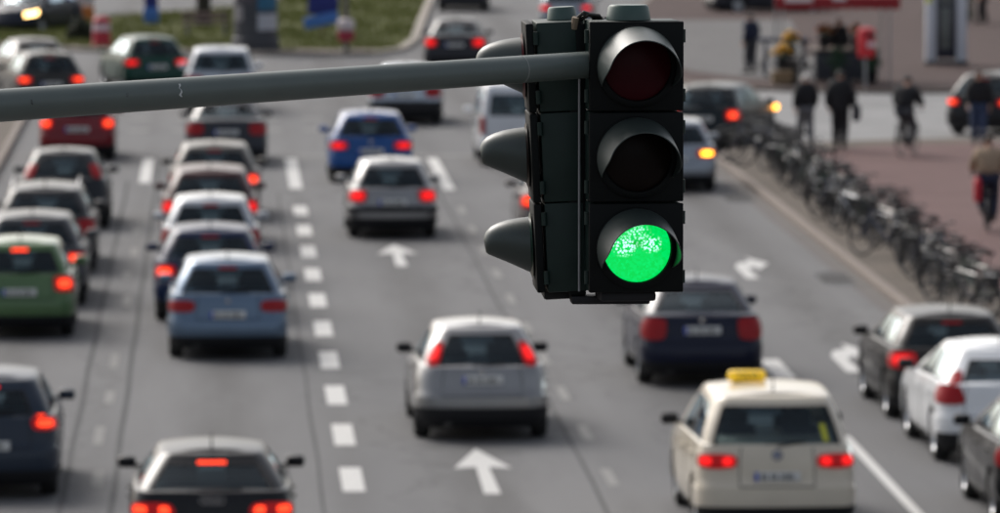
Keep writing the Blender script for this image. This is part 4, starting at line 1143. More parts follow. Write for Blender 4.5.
def bicycle(x, y, z, rz, col, label, group=None, basket=False, lean=0.0, name='bicycle', pannier=False):
    root = empty(name, (x, y, z)); root.rotation_euler = (R(lean), 0, R(rz)); tag(root, label, 'bicycle', group)
    f_ = obj('frame', BIKE_FRAME, col, root)
    obj('fork', BIKE_FORK, col, root)
    for wx in (-.52, .60):
        w = obj('wheel', WT, RUBBER, root, (wx, 0, .35)); obj('rim', WR, BSTEEL, w)
    h = obj('handlebar', BIKE_BAR, BSTEEL, root)
    for sgn in (-1, 1): obj('grip', BIKE_GRIP, BLACK, h, (0, sgn * .275, 1.005))
    obj('saddle', BIKE_SADDLE, BLACK, root); obj('crank', BIKE_CRANK, BSTEEL, root)
    obj('mudguard', G_R, BLACK, root); obj('mudguard', G_F, BLACK, root)
    obj('luggage_rack', BIKE_RACK, BSTEEL, root); obj('lamp', BIKE_LAMP, BLACK, root)
    if basket: obj('basket', BIKE_BASKET, BLACK, root)
    obj('chain_guard', CHAIN_GUARD, BLACK, root)
    if pannier: obj('pannier', PANNIER, BLACK, root)
    return root
bcols = [mat('bike_black', (.015, .015, .017), rough=.35, coat=.5), mat('bike_navy', (.02, .03, .07), rough=.35, coat=.5), mat('bike_green', (.02, .05, .03), rough=.35, coat=.5), mat('bike_silver', (.35, .36, .38), rough=.35, metal=.5), mat('bike_maroon', (.12, .02, .03), rough=.35, coat=.5)]
rb = random.Random(5)
BG = 'bicycles parked in the row along the right kerb'
ORD = 'nearest second third fourth fifth sixth seventh eighth ninth tenth eleventh twelfth thirteenth fourteenth fifteenth sixteenth seventeenth eighteenth nineteenth twentieth'.split()
spots = []
y = 96.9
while y < 133.0:
    spots.append(y); y += rb.uniform(.9, 1.6)
for i, y in enumerate(spots):
    hx = 11.82 + rb.uniform(-.2, .2)
    rz = rb.choice([98, 104, 110, 116, 122, 128, -62, -70, -78]) + rb.uniform(-8, 8)
    k = rb.choice([0, 0, 0, 0, 1, 2, 3])
    cl = ['black', 'navy', 'dark green', 'silver-framed'][k]
    bas = rb.random() < .3
    j = len(spots) - 1 - i
    if i <= j: place = ('nearest the camera' if i == 0 else ORD[i] + ' from the near end') + ' of the kerbside row'
    else: place = ('last' if j == 0 else ORD[j] + ' from the far end') + ' of the kerbside row'
    bicycle(hx, y, .119, rz, bcols[k], cl + ' parked bicycle' + (' with front basket' if bas else '') + ', ' + place, BG, bas, rb.uniform(-9, 9), pannier=rb.random() < .4)
bicycle(11.75, 133.9, .119, 150, bcols[0], 'black parked bicycle next to the side-on one at the far end of the row', BG)
bicycle(11.7, 135.3, .119, 158, bcols[1], 'navy parked bicycle just before the side-on one at the far end of the row', BG)
b_ = bicycle(11.75, 136.9, .119, 168, bcols[0], 'black bicycle standing apart at the far end of the row, side-on', BG)
# ------------------------------------------------------------------ people
def skin_mesh(verts, edges, radii, name, sub=1):
    me = bpy.data.meshes.new(name)
    me.from_pydata(verts, edges, [])
    o = bpy.data.objects.new(name, me); C.objects.link(o)
    m = o.modifiers.new('s', 'SKIN'); m.use_smooth_shade = True
    for i, r in enumerate(radii):
        me.skin_vertices[0].data[i].radius = r if hasattr(r, '__len__') else (r, r)
    me.skin_vertices[0].data[0].use_root = True
    ss = o.modifiers.new('u', 'SUBSURF'); ss.levels = sub; ss.render_levels = sub
    dg = bpy.context.evaluated_depsgraph_get()
    res = bpy.data.meshes.new_from_object(o.evaluated_get(dg))
    bpy.data.objects.remove(o)
    res.shade_smooth()
    return res

def person(x, y, z, rz, h, label, jacket, trousers, hair, pose='walk', group=None, longcoat=False, stride=.2, bag=None):
    k = h / 1.75
    root = empty('person', (x, y, z), R(rz)); tag(root, label, 'person', group)
    # local: faces +Y
    P = {}
    if pose == 'bike':
        P.update(pel=(0, -.02, 1.00), wst=(0, .06, 1.16), chs=(0, .14, 1.36), nek=(0, .20, 1.52), hed=(0, .24, 1.64), top=(0, .25, 1.74))
        P.update(hl=(-.10, 0, .98), kl=(-.12, .36, .80), al=(-.10, .26, .36), tl=(-.10, .42, .32), hr=(.10, 0, .98), kr=(.12, .26, .64), ar=(.10, .06, .24), tr=(.10, .22, .20))
        P.update(sl=(-.19, .16, 1.44), el=(-.27, .26, 1.20), wl=(-.27, .46, 1.10), sr=(.19, .16, 1.44), er=(.27, .26, 1.20), wr=(.27, .46, 1.10))
        kk = 1.0
    else:
        s_ = stride
        P.update(pel=(0, 0, .94), wst=(0, .01, 1.10), chs=(0, .02, 1.30), nek=(0, .03, 1.49), hed=(0, .05, 1.60), top=(0, .05, 1.70))
        P.update(hl=(-.09, 0, .90), kl=(-.10, s_ * .6 + .04, .50), al=(-.10, s_, .08), tl=(-.11, s_ + .17, .04), hr=(.09, 0, .90), kr=(.10, -s_ * .3 + .05, .50), ar=(.10, -s_ * 1.1, .10), tr=(.11, -s_ * 1.1 + .16, .04))
        P.update(sl=(-.18, .01, 1.42), el=(-.25, -.05 - s_ * .3, 1.15), wl=(-.25, .08 - s_ * .4, .92), sr=(.18, .01, 1.42), er=(.25, -.03 + s_ * .3, 1.15), wr=(.24, .14 + s_ * .5, .94))
        kk = k
    P = {a: tuple(q * kk for q in v) for a, v in P.items()}
    chain = ['pel', 'wst', 'chs', 'nek', 'hed', 'top', 'hl', 'kl', 'al', 'tl', 'hr', 'kr', 'ar', 'tr', 'sl', 'el', 'wl', 'sr', 'er', 'wr']
    rad = dict(pel=(.13, .10), wst=(.12, .09), chs=(.15, .105), nek=.055, hed=(.078, .092), top=.055, hl=.085, kl=.058, al=.042, tl=.032, hr=.085, kr=.058, ar=.042, tr=.032, sl=.058, el=.042, wl=.030, sr=.058, er=.042, wr=.030)
    ed = [('pel', 'wst'), ('wst', 'chs'), ('chs', 'nek'), ('nek', 'hed'), ('hed', 'top'), ('pel', 'hl'), ('hl', 'kl'), ('kl', 'al'), ('al', 'tl'), ('pel', 'hr'), ('hr', 'kr'), ('kr', 'ar'), ('ar', 'tr'), ('chs', 'sl'), ('sl', 'el'), ('el', 'wl'), ('chs', 'sr'), ('sr', 'er'), ('er', 'wr')]
    def scale(r, f_): return tuple(q * f_ * kk for q in r) if hasattr(r, '__len__') else r * f_ * kk
    vs = [P[c_] for c_ in chain]; rs = [scale(rad[c_], 1) for c_ in chain]
    E = [(chain.index(a), chain.index(b)) for a, b in ed]
    # hands: palm and five fingers
    for side in ('l', 'r'):
        w = Vector(P['w' + side]); d = (w - Vector(P['e' + side])).normalized(); sx = -1 if side == 'l' else 1
        pm = w + d * .07; vs.append(tuple(pm)); rs.append((.036, .020)); ip = len(vs) - 1; E.append((chain.index('w' + side), ip))
        for fi, (off, ln) in enumerate(((-.028, .065), (-.010, .078), (.010, .074), (.028, .058))):
            a_ = pm + d * .03 + Vector((0, off, 0)); b2 = a_ + d * ln * .55; c2 = b2 + d * ln * .4 + Vector((-sx * .02, 0, 0))
            i0 = len(vs); vs += [tuple(a_), tuple(b2), tuple(c2)]; rs += [.011, .010, .008]; E += [(ip, i0), (i0, i0 + 1), (i0 + 1, i0 + 2)]
        i0 = len(vs); th = w + d * .03 + Vector((0, .045, 0)); vs += [tuple(th), tuple(th + d * .045 + Vector((0, .012, 0)))]; rs += [.012, .010]; E += [(ip, i0), (i0, i0 + 1)]
    body = obj('body', skin_mesh(vs, E, rs, 'body'), SKIN, root)
    # face: nose, eyes, mouth, ears
    hd = Vector(P['hed'])
    obj('nose', MB().tube([hd + Vector((0, .085, .03)) * kk, hd + Vector((0, .112, -.01)) * kk], [.008, .015], 6).mesh('nose'), SKIN, body)
    for sx in (-1, 1):
        obj('eye', MB().lathe([(.001, .012), (.010, .006), (.012, 0), (.001, -.01)], 10, 'y', tuple(hd + Vector((sx * .032, .084, .025)) * kk)).mesh('eye'), INK, body)
        obj('ear', MB().box(tuple(hd + Vector((sx * .084, .0, .0)) * kk), (.018, .035, .06), .008).mesh('ear'), SKIN, body)
    obj('mouth', MB().box(tuple(hd + Vector((0, .088, -.045)) * kk), (.045, .01, .010), .004).mesh('mouth'), mat('lips', (.35, .12, .10), rough=.5), body)
    # hair as a cap shell
    hv = []; hf = []
    for i in range(9):
        ph = R(95 * i / 8)
        for j in range(18):
            a_ = 2 * math.pi * j / 18
            low_ = 1.0 if math.sin(a_) < .35 else .62
            p_ = ph * (low_ if i > 4 else 1)
            jr = 1 + .05 * math.sin(5 * a_ + i)
            hv.append(tuple(hd + Vector((.094 * math.sin(p_) * math.cos(a_) * jr, .108 * math.sin(p_) * math.sin(a_) * jr - .008, .112 * math.cos(p_) + .018)) * kk))
    for i in range(8):
        for j in range(18): hf.append((i * 18 + j, i * 18 + (j + 1) % 18, (i + 1) * 18 + (j + 1) % 18, (i + 1) * 18 + j))
    obj('hair', mesh_of(hv, hf, 'hair'), hair, root)
    # jacket and trousers
    jc = ['chs', 'wst', 'pel', 'nek', 'sl', 'el', 'wl', 'sr', 'er', 'wr']
    jr_ = dict(rad); jr_.update(nek=.06, pel=(.25, .20), wst=(.24, .19), chs=(.26, .20), sl=.125, el=.105, wl=.07, sr=.125, er=.105, wr=.07)
    jv = [P[c_] for c_ in jc]; jv[3] = tuple(Vector(P['nek']) * .985 + Vector(P['chs']) * .015)
    jr2 = [scale(jr_[c_], 1) for c_ in jc]
    je = [(jc.index(a), jc.index(b)) for a, b in ed if a in jc and b in jc]
    if longcoat:
        mid = (Vector(P['kl']) + Vector(P['kr'])) / 2 + Vector((0, 0, .12)) * kk
        jv.append(tuple(mid)); jr2.append((.17 * kk, .14 * kk)); je.append((jc.index('pel'), len(jv) - 1))
    obj('jacket', skin_mesh(jv, je, jr2, 'jacket'), jacket, root)
    tcn = ['pel', 'hl', 'kl', 'al', 'hr', 'kr', 'ar']
    tr_ = dict(pel=(.15, .12), hl=.135, kl=.105, al=.078, hr=.135, kr=.105, ar=.078)
    obj('trousers', skin_mesh([P[c_] for c_ in tcn], [(tcn.index(a), tcn.index(b)) for a, b in ed if a in tcn and b in tcn], [scale(tr_[c_], 1) for c_ in tcn], 'trousers'), trousers, root)
    for side in ('l', 'r'):
        a_, t_ = Vector(P['a' + side]), Vector(P['t' + side])
        a2 = a_ + Vector((0, -.03, -.02)) * kk
        obj('shoe', MB().tube([a2 + Vector((0, -.03, -.005)), a2, (a_ + t_) / 2, t_ + Vector((0, .03, .0))], [.030, .048, .045, .030], 10).mesh('shoe'), BLACK, root)
    return root, P

def cloth(n, c): return mat('cloth_' + n, c, rough=.9, noise=.25, nscale=7)
HB, HG, HBL = mat('hair_brown', (.05, .03, .018), rough=.7), mat('hair_grey', (.55, .52, .48), rough=.7), mat('hair_black', (.012, .011, .011), rough=.7)
black, dkgrey, denim, navy, tan, olive = cloth('black', (.012, .012, .014)), cloth('dark_grey', (.045, .045, .052)), cloth('denim', (.035, .055, .11)), cloth('navy', (.015, .02, .045)), cloth('tan', (.30, .22, .15)), cloth('olive', (.045, .055, .03))
PZ = .121
person(13.26, 141.2, PZ, 10, 1.66, 'grey-haired person in a black coat and light trousers walking left of the pair', black, cloth('grey', (.14, .14, .15)), HG, stride=.16)
person(13.92, 140.1, PZ, -15, 1.80, 'person all in black carrying a dark bag, right of the pair beyond the bicycles', black, black, HBL, stride=.10, longcoat=True)
o = obj('shoulder_bag', MB().box((0, 0, 0), (.16, .34, .36), .05).tube([(0, -.12, .15), (-.03, -.02, .62), (0, .12, .15)], .012, 6).mesh('shoulder_bag'), cloth('bag', (.02, .022, .03)), None, (14.28, 140.0, .95), (0, 0, R(-15)))
tag(o, 'dark shoulder bag hanging at the side of the person in black', 'bag')
# cyclist riding away on the paving
bicycle(15.2, 138.0, PZ, 68, bcols[0], 'dark bicycle ridden by the black-clad cyclist in front of the side street', name='bicycle')
person(15.12, 137.8, PZ, -22, 1.75, 'cyclist in black riding on the red paving before the side street', black, dkgrey, HBL, pose='bike')
person(17.22, 141.6, PZ, 170, 1.72, 'person in a black jacket and blue jeans near the right edge by the black car', black, denim, HB, stride=.12)
bicycle(14.22, 115.6, PZ, 86, bcols[1], 'dark bicycle ridden by the tan-jacketed cyclist at the right edge')
person(14.22, 115.38, PZ, -4, 1.8, 'cyclist in a tan jacket at the right edge beside the bicycle row', tan, navy, HB, pose='bike')
o = obj('red_bag', MB().box((0, 0, 0), (.14, .36, .42), .05).box((0, -.01, .235), (.05, .22, .05), .015).mesh('red_bag'), mat('red_nylon', (.50, .015, .03), rough=.6, noise=.2, nscale=9), None, (13.98, 115.1, .90), (0, 0, R(-6)))
tag(o, 'bright red pannier bag hanging beside the tan-jacketed cyclist', 'bag')
person(14.9, 175.0, PZ, 40, 1.68, 'person in dark blue standing beside the metal rail left of the market stall', navy, dkgrey, HBL, stride=.05)
bicycle(15.75, 172.6, PZ, 25, bcols[0], 'black bicycle leaning by the metal rail left of the market stall')
bicycle(16.35, 172.9, PZ, 12, bcols[1], 'navy bicycle behind the yellow flowers at the stall')
person(17.0, 171.6, PZ, 190, 1.70, 'market trader in black behind the flower buckets', black, dkgrey, HBL, stride=.04)
person(26.3, 207.5, PZ, 80, 1.72, 'person in a tan coat at the top right corner behind the display column', tan, black, HB, stride=.1)
person(25.5, 208.6, PZ, 75, 1.70, 'person in olive at the top right corner behind the display column', olive, black, HBL, stride=.1)

# ------------------------------------------------------------------ street furniture, right
st = empty('market_stall', (16.75, 170.6, .111)); tag(st, 'market stall with red awning and dark counter at the top right', 'stall')
RED_CLOTH = mat('red_canvas', (.24, .012, .018), rough=.8, noise=.2, nscale=4)
for px_ in (-1.45, 1.45):
    for py_ in (-.9, 1.3): obj('post', MB().tube([(px_, py_, 0), (px_, py_, 2.45)], .03, 8).mesh('post'), STEEL, st)
vs = []; fs = []
n_ = 26
for i in range(n_ + 1):
    x_ = -1.7 + 3.4 * i / n_
    sc = .12 + .055 * abs(math.sin(math.pi * i / 2))
    vs += [(x_, -1.25, 2.17 - sc), (x_, -1.25, 2.34), (x_, .2, 2.75), (x_, 1.6, 2.45)]
for i in range(n_):
    for j in range(3): fs.append((i * 4 + j, i * 4 + 4 + j, i * 4 + 5 + j, i * 4 + 1 + j))
obj('awning', mesh_of(vs, fs, 'awning', smooth=False), RED_CLOTH, st)
obj('awning_panel', MB().box((-1.05, -1.262, 2.28), (.75, .012, .15), .003).mesh('awning_panel'), mat('panel_white', (.60, .56, .57), rough=.6), st)
obj('awning_panel', MB().box((.05, -1.262, 2.30), (.38, .012, .12), .003).mesh('awning_panel'), MATS['panel_white'], st)
obj('counter', MB().box((.35, .1, .45), (1.7, .8, .80), .03).mesh('counter'), mat('counter_dark', (.035, .04, .05), rough=.7, noise=.3, nscale=4), st)
obj('counter_top', MB().box((.35, .05, .88), (1.85, .95, .05), .01).mesh('counter_top'), mat('counter_top', (.16, .12, .09), rough=.6, noise=.3, nscale=5), st)
FL = {'yellow': mat('petals_yellow', (.85, .45, .01), rough=.7, noise=.25, nscale=9), 'orange': mat('petals_orange', (.65, .20, .02), rough=.7, noise=.25, nscale=9), 'green': mat('leaves_green', (.02, .06, .025), rough=.8, noise=.4, nscale=6), 'white': mat('petals_white', (.55, .52, .48), rough=.7)}
rf = random.Random(9)
bucket = MB().lathe([(.001, .01), (.12, .01), (.155, .32), (.165, .33), (.155, .33), (.118, .03)], 18).mesh('bucket')
def flowers(x, y, z, colr, label, spread=.26, hgt=.45):
    root = empty('flower_bucket', (x, y, z)); tag(root, label, 'flower bucket', 'flower buckets at the stall')
    obj('bucket', bucket, BLACK, root)
    lv = MB(); pv_ = MB()
    for k in range(55):
        a, r_ = rf.uniform(0, 6.28), spread * math.sqrt(rf.random())
        tip = Vector((r_ * math.cos(a), r_ * math.sin(a), .3 + hgt * (1 - .6 * (r_ / spread) ** 2) * rf.uniform(.8, 1.05)))
        lv.tube([(tip.x * .3, tip.y * .3, .3), tip], .004, 3, cap=False)
        q = tip * .8 + Vector((0, 0, .04)); lv.add([q, q + Vector((.05, .02, .05)), q + Vector((.02, .06, .08)), q + Vector((-.02, .03, .05))], [(0, 1, 2, 3)])
        n2 = 6
        cz_ = [tip + Vector((0, 0, .012))] + [tip + Vector((0.068 * math.cos(2 * math.pi * i / n2), 0.068 * math.sin(2 * math.pi * i / n2), rf.uniform(-.02, .02))) for i in range(n2)]
        pv_.add(cz_, [(0, 1 + i, 1 + (i + 1) % n2) for i in range(n2)])
    kind(obj('stems', lv.mesh('stems'), FL['green'], root), 'stuff')
    kind(obj('blooms', pv_.mesh('blooms'), FL[colr], root), 'stuff')
flowers(15.22, 168.9, .50, 'yellow', 'yellow flowers in a black bucket on the crate at the left front of the stall', .27, .40)
o = obj('wooden_crate', MB().box((0, 0, .045), (.55, .42, .03)).box((0, -.20, .2), (.55, .02, .34)).box((0, .20, .2), (.55, .02, .34)).box((-.265, 0, .2), (.02, .42, .34)).box((.265, 0, .2), (.02, .42, .34)).box((0, 0, .37), (.56, .44, .02)).mesh('wooden_crate'), mat('crate_wood', (.22, .15, .08), rough=.8, noise=.3, nscale=8), None, (15.22, 168.9, .112))
tag(o, 'upturned wooden crate under the yellow flower bucket', 'crate')
flowers(15.5, 169.5, .80, 'yellow', 'yellow flowers in the bucket on a tall plinth left of the stall', .27, .45)
o = obj('plinth', MB().box((0, 0, .345), (.40, .40, .66), .02).box((0, 0, .02), (.46, .46, .04), .01).mesh('plinth'), mat('plinth_dark', (.04, .035, .03), rough=.7, noise=.3, nscale=5), None, (15.5, 169.5, .112))
tag(o, 'dark plinth under the taller yellow flower bucket left of the stall', 'plinth')
flowers(16.5, 170.5, 1.02, 'orange', 'orange flowers in the middle bucket on the stall counter', .25, .40)
flowers(17.35, 170.4, 1.02, 'orange', 'orange flowers in the right bucket on the stall counter', .24, .38)
flowers(16.75, 169.3, .112, 'green', 'leafy green plants in the floor bucket before the stall counter', .34, .75)
flowers(17.7, 169.4, .112, 'green', 'leafy green plants in the floor bucket at the right front corner of the stall', .32, .6)

lb = empty('litter_bin', (17.3, 165.9 + 1.2, .111)); tag(lb, 'red litter bin with a pale sticker on a thin post beside the stall', 'litter bin')
obj('post', MB().tube([(0, .16, 0), (0, .16, 1.6)], .035, 10).mesh('post'), STEEL, lb)
RB = mat('bin_red', (.55, .018, .03), rough=.4, noise=.12, nscale=8)
obj('bin_body', MB().lathe([(.001, .82), (.20, .82), (.23, .88), (.25, 1.42), (.24, 1.46), (.001, 1.47)], 24).mesh('bin_body'), RB, lb)
obj('bin_hood', MB().lathe([(.25, 1.47), (.255, 1.50), (.20, 1.60), (.001, 1.63)], 24).mesh('bin_hood'), RB, lb)
obj('bin_slot', MB().box((.10, -.235, 1.40), (.22, .05, .11), .02).mesh('bin_slot'), BLACK, lb)
obj('sticker', MB().box((.10, -.232, 1.17), (.22, .03, .14), .005).mesh('sticker'), mat('sticker_pale', (.55, .45, .47), rough=.5), lb)

kc = empty('display_column', (20.95, 180.2, .111)); tag(kc, 'tall white-framed display column with dark glass panel at the top right', 'display column')
WH = mat('white_enamel', (.58, .60, .65), rough=.4, noise=.08, nscale=3)
for sx in (-1, 1):
    obj('side_pillar', MB().box((sx * .44, 0, 1.4), (.30, .34, 2.8), .06).mesh('side_pillar'), WH, kc)
obj('display_panel', MB().box((0, .03, 1.42), (.58, .18, 2.5), .01).mesh('display_panel'), mat('display_dark', (.030, .034, .050), rough=.2, coat=.6), kc)
obj('display_poster', MB().box((-.03, -.065, 1.05), (.30, .012, 1.2), .003).mesh('display_poster'), mat('poster_grey', (.13, .14, .13), rough=.5, noise=.5, nscale=2), kc)
obj('display_poster', MB().box((-.03, -.065, 2.0), (.30, .012, .45), .003).mesh('display_poster'), MATS['poster_grey'], kc)
obj('yellow_label', MB().box((-.52, -.178, 1.98), (.16, .012, .42), .003).mesh('yellow_label'), mat('label_yellow', (.62, .66, .04), rough=.5), kc)
obj('base', MB().box((0, 0, .06), (1.24, .44, .12), .02).mesh('base'), mat('base_dark', (.06, .06, .065), rough=.7), kc)
obj('roof_cap', MB().box((0, 0, 2.86), (1.30, .5, .14), .04).mesh('roof_cap'), WH, kc)

rl = empty('metal_rail', (15.2, 173.9, .111)); tag(rl, 'blue-grey metal rail on two posts left of the market stall', 'railing')
RLM = mat('rail_blue_grey', (.07, .08, .12), rough=.5, metal=.3)
obj('top_rail', MB().tube([(-.2, 0, 1.0), (1.2, .1, 1.0)], .06, 10).mesh('top_rail'), RLM, rl)
for px_ in (0, 1.05): obj('post', MB().tube([(px_, px_ * .07, 0), (px_, px_ * .07, 1.0)], .05, 10).mesh('post'), RLM, rl)

# ------------------------------------------------------------------ street furniture, left island
ac = empty('advertising_column', (1.2, 190.6, .10)); tag(ac, 'dark grey advertising column with blue and white posters on the grass island', 'advertising column')
obj('column', MB().lathe([(.001, 0), (.72, 0), (.72, .35), (.66, .40), (.66, 3.0), (.74, 3.05), (.74, 3.2), (.3, 3.5), (.001, 3.55)], 36).mesh('column'), mat('column_grey', (.050, .052, .062), rough=.7, noise=.35, nscale=2.5), ac)
def poster(a0, a1, z0, z1, m):
    vs = []; fs = []
    for k in range(13):
        a = R(a0 + (a1 - a0) * k / 12)
        vs += [(.668 * math.cos(a), .668 * math.sin(a), z0), (.668 * math.cos(a), .668 * math.sin(a), z1)]
    for k in range(12): fs.append((2 * k, 2 * k + 2, 2 * k + 3, 2 * k + 1))
    obj('poster', mesh_of(vs, fs, 'poster'), m, ac)
poster(-85, -20, 1.22, 2.6, mat('poster_blue', (.02, .12, .22), rough=.6, noise=.4, nscale=3))
poster(-85, -15, .62, 1.12, mat('poster_white', (.42, .43, .48), rough=.6, noise=.2, nscale=3))
poster(-160, -125, .9, 1.35, mat('poster_pale', (.22, .21, .22), rough=.6, noise=.3, nscale=3))
poster(-165, -95, 1.45, 2.5, mat('poster_dark', (.08, .07, .085), rough=.6, noise=.4, nscale=3))

lp = empty('lamp_post', (3.9, 186.2 + 3.2, .10)); tag(lp, 'slim grey lamp post with red and white bands near its foot, on grass', 'lamp post')
obj('pole', MB().lathe([(.001, 0), (.14, 0), (.14, .06), (.09, .1), (.085, 1.5), (.05, 8.5), (.001, 8.5)], 16).mesh('pole'), mat('post_grey', (.14, .125, .11), rough=.6, noise=.2, nscale=6), lp)
obj('lamp_head', MB().tube([(0, 0, 8.4), (0, -.4, 8.7), (0, -1.4, 8.8)], [.05, .045, .04], 8).box((0, -1.7, 8.78), (.24, .7, .12), .04).mesh('lamp_head'), STEEL, lp)
obj('white_band', MB().lathe([(.10, .62), (.24, .66), (.27, .80), (.24, .95), (.10, 1.0)], 20).mesh('white_band'), mat('band_white', (.60, .52, .53), rough=.6), lp)
obj('red_band', MB().lathe([(.10, .30), (.20, .32), (.255, .45), (.25, .62), (.10, .63)], 20).mesh('red_band'), mat('band_red', (.34, .03, .06), rough=.6, noise=.3, nscale=5), lp)

bs = empty('placard_stand', (3.35, 197.6, .10)); tag(bs, 'tilted bright blue placards on a stake in the grass beside the lamp post', 'placard')
BLU = mat('placard_blue', (.012, .022, .20), rough=.5, noise=.35, nscale=3); LBL = mat('placard_light_blue', (.05, .16, .50), rough=.5, noise=.3, nscale=4)
obj('stake', MB().tube([(0, .06, 0), (0, .06, 2.6)], .03, 8).mesh('stake'), mat('stake_wood', (.14, .10, .06), rough=.8), bs)
obj('placard', MB().box((.03, 0, 1.45), (.95, .03, 1.35), .01, Matrix.Rotation(R(4), 3, 'Y')).mesh('placard'), BLU, bs)
obj('placard_foot', MB().box((-.05, -.03, .62), (1.1, .03, .36), .01, Matrix.Rotation(R(-12), 3, 'Y')).mesh('placard_foot'), LBL, bs)
obj('placard_edge', MB().box((.62, -.03, 1.75), (.36, .03, .60), .01, Matrix.Rotation(R(12), 3, 'Y')).mesh('placard_edge'), LBL, bs)

sn = empty('blue_sign', (-2.15, 210.0, .10)); tag(sn, 'narrow blue sign panel standing on the far edge of the grass island', 'sign')
obj('panel', MB().box((0, 0, 1.05), (.46, .10, 1.7), .03).mesh('panel'), BLU, sn)
obj('panel_foot', MB().box((0, -.02, .28), (.50, .14, .55), .03).mesh('panel_foot'), LBL, sn)

wb = empty('barrier_drum', (-3.5, 193.3, .10)); tag(wb, 'red and white striped plastic drum at the left corner of the grass island', 'drum')
obj('drum', MB().lathe([(.001, 0), (.32, 0), (.32, .05), (.29, .08), (.27, .45), (.25, .85), (.18, .92), (.001, .93)], 20).mesh('drum'), mat('drum_red', (.42, .015, .035), rough=.5), wb)
obj('white_stripe', MB().lathe([(.2695, .48), (.276, .48), (.264, .70), (.255, .70)], 20, close=True).mesh('white_stripe'), mat('stripe_white', (.62, .48, .52), rough=.5), wb)

ob = empty('road_barrier', (-4.45, 211.9, .0)); tag(ob, 'orange and white barrier board in the top left beside the dark oncoming car', 'barrier')
for sx in (-1, 1): obj('foot', MB().box((sx * .28, 0, .06), (.12, .5, .12), .02).mesh('foot'), BLACK, ob); obj('upright', MB().box((sx * .28, 0, .7), (.05, .05, 1.3), .005).mesh('upright'), STEEL, ob)
obj('orange_board', MB().box((0, -.04, .42), (.74, .03, .46), .006).mesh('orange_board'), mat('barrier_orange', (.50, .15, .03), rough=.5, noise=.4, nscale=3), ob)
obj('white_board', MB().box((0, -.04, 1.0), (.74, .03, .6), .006).mesh('white_board'), mat('barrier_white', (.42, .36, .42), rough=.5, noise=.3, nscale=3), ob)

bn = empty('park_bench', (-.3, 199.2, .10), R(6)); tag(bn, 'low brown bench on the grass below the dark tree trunk', 'bench')
WD = mat('bench_wood', (.17, .12, .11), rough=.8, noise=.3, nscale=8)
for k in range(4): obj('slat', MB().box((0, -.18 + .12 * k, .46), (1.5, .09, .04), .008).mesh('slat'), WD, bn)
for k in range(2): obj('back_slat', MB().box((0, .26 + .03 * k, .62 + .15 * k), (1.5, .03, .11), .008).mesh('back_slat'), WD, bn)
for sx in (-1, 1): obj('leg', MB().box((sx * .6, 0, .22), (.07, .42, .44), .01).box((sx * .6, .25, .5), (.07, .05, .6), .01).mesh('leg'), mat('bench_iron', (.03, .03, .03), rough=.6), bn)

# tree on the island: trunk, limbs and bare early-spring twigs
tr = empty('tree', (-.42, 207.6, .10)); tag(tr, 'dark upright tree trunk rising from the grass behind the bench', 'tree')
BARK = mat('bark', (.030, .026, .020), rough=.95, noise=.5, nscale=7, bump=.8)
rt_ = random.Random(21)
obj('trunk', MB().tube([(0, 0, -.1), (0, 0, .15), (.02, 0, .6), (-.02, .02, 2.0), (.05, 0, 3.6), (0, .1, 5.5)], [.36, .29, .245, .225, .20, .15], 16).mesh('trunk'), BARK, tr)
lm = MB(); tips = []
for k in range(9):
    a = k * 2.4; p0 = Vector((0, 0, 3.2 + .28 * k)); d = Vector((math.cos(a), math.sin(a), .9)).normalized()
    p1 = p0 + d * 1.6; p2 = p1 + (d + Vector((0, 0, .5))).normalized() * 1.6
    lm.tube([p0, p1, p2], [.09, .055, .02], 7)
    for j in range(10):
        q = p1.lerp(p2, rt_.random()); e_ = q + Vector((rt_.uniform(-1, 1), rt_.uniform(-1, 1), rt_.uniform(0, 1))) * .9
        lm.tube([q, e_], [.014, .005], 4); tips.append((q, e_))
obj('limbs', lm.mesh('limbs'), BARK, tr)
cv = []; cf = []
for q, e_ in tips:
    for k in range(40):
        p_ = q.lerp(e_, rt_.random()) + Vector((rt_.gauss(0, .16), rt_.gauss(0, .16), rt_.gauss(0, .16)))
        u = Vector((rt_.uniform(-1, 1), rt_.uniform(-1, 1), rt_.uniform(-1, 1))).normalized() * .045; w_ = u.orthogonal().normalized() * .025
        i0 = len(cv); cv += [p_ - u, p_ + w_, p_ + u, p_ - w_]; cf.append((i0, i0 + 1, i0 + 2, i0 + 3))
kind(obj('crown', mesh_of(cv, cf, 'crown', smooth=False), mat('spring_leaf', (.06, .085, .02), rough=.8, noise=.4, nscale=3), tr), 'stuff')

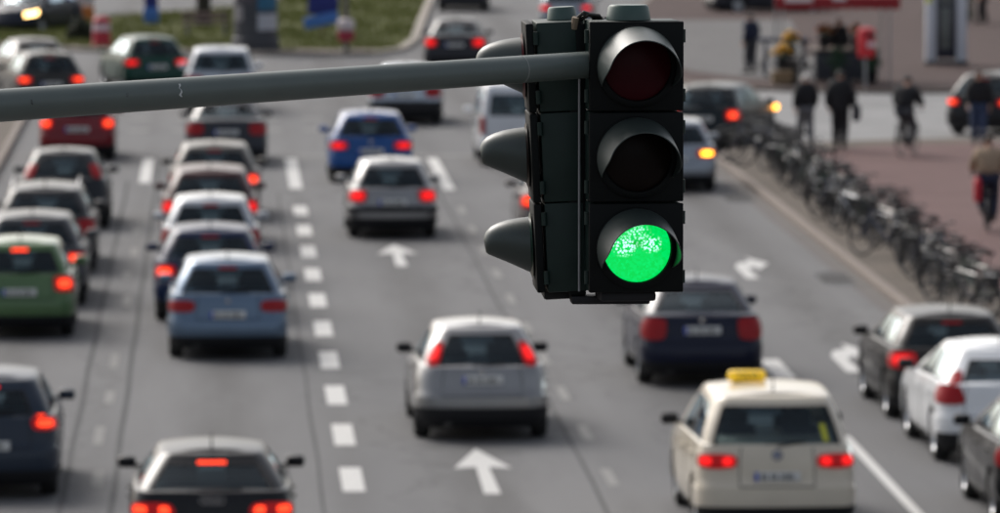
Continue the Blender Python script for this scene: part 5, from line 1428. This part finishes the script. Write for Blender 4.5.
# clipped shrub beside the oncoming car and another behind the display column
def shrub(x, y, z, rx, ry, h, label, col, seed):
    rs_ = random.Random(seed)
    root = empty('shrub', (x, y, z)); tag(root, label, 'shrub')
    b = MB()
    for k in range(9):
        a = rs_.uniform(0, 6.28); b.tube([(0, 0, 0), (rx * .3 * math.cos(a), ry * .3 * math.sin(a), h * .5), (rx * .6 * math.cos(a), ry * .6 * math.sin(a), h * .85)], [.02, .014, .005], 4)
    obj('stems', b.mesh('stems'), BARK, root)
    v_ = []; f_ = []
    for k in range(2600):
        u, w, t_ = rs_.gauss(0, 1), rs_.gauss(0, 1), abs(rs_.gauss(0, 1))
        n_ = math.sqrt(u * u + w * w + t_ * t_); r_ = rs_.random() ** .35 * (1 + .18 * math.sin(5 * u / n_ + seed) * math.cos(4 * w / n_))
        p_ = Vector((u / n_ * rx * r_, w / n_ * ry * r_, .05 + t_ / n_ * h * r_))
        d = Vector((rs_.uniform(-1, 1), rs_.uniform(-1, 1), rs_.uniform(-.6, 1))).normalized() * .06; e_ = d.orthogonal().normalized() * .03
        i0 = len(v_); v_ += [p_ - d, p_ + e_, p_ + d, p_ - e_]; f_.append((i0, i0 + 1, i0 + 2, i0 + 3))
    kind(obj('foliage', mesh_of(v_, f_, 'foliage', smooth=False), col, root), 'stuff')
DKG = mat('dark_leaf', (.028, .032, .016), rough=.8, noise=.4, nscale=3)
shrub(-4.2, 197.5, .0, .55, .5, .75, 'low dark shrub in the left corner beside the red and white drum', DKG, 2)
shrub(24.6, 211.0, .11, .9, .8, 1.5, 'dark green shrub at the top right behind the display column', mat('dark_leaf_green', (.022, .040, .018), rough=.8, noise=.4, nscale=3), 4)

# ------------------------------------------------------------------ cars waiting in the right-turn lane
car('dark_brown_hatchback', 'HATCH4', dict(HATCH, zroof=[(.3, 1.36), (.9, 1.39), (1.6, 1.40), (2.3, 1.37)], tails=[('low', .205, .34, .66, .95)]), 9.80, 82.9, paint('dark_brown', (.022, .020, .019), .0), 'dark brown hatchback with pale roof foremost of the three at the right kerb', tails='on', rz=1.0, group='cars standing along the right kerb')
car('white_hatchback', 'VOLVO', VOLVO, 9.86, 77.7, paint('pure_white', (.72, .73, .74), 0.0), 'white hatchback with tall curved red lamps standing behind the dark brown hatchback', tails='off', rz=1.0, group='cars standing along the right kerb', extra=dict(blackmirror=True))
car('black_hatchback', 'HATCH4', HATCH, 9.76, 71.0, paint('black', (.007, .007, .009)), 'black car cut by the right edge behind the white hatchback', tails='off', rz=0.5, group='cars standing along the right kerb')
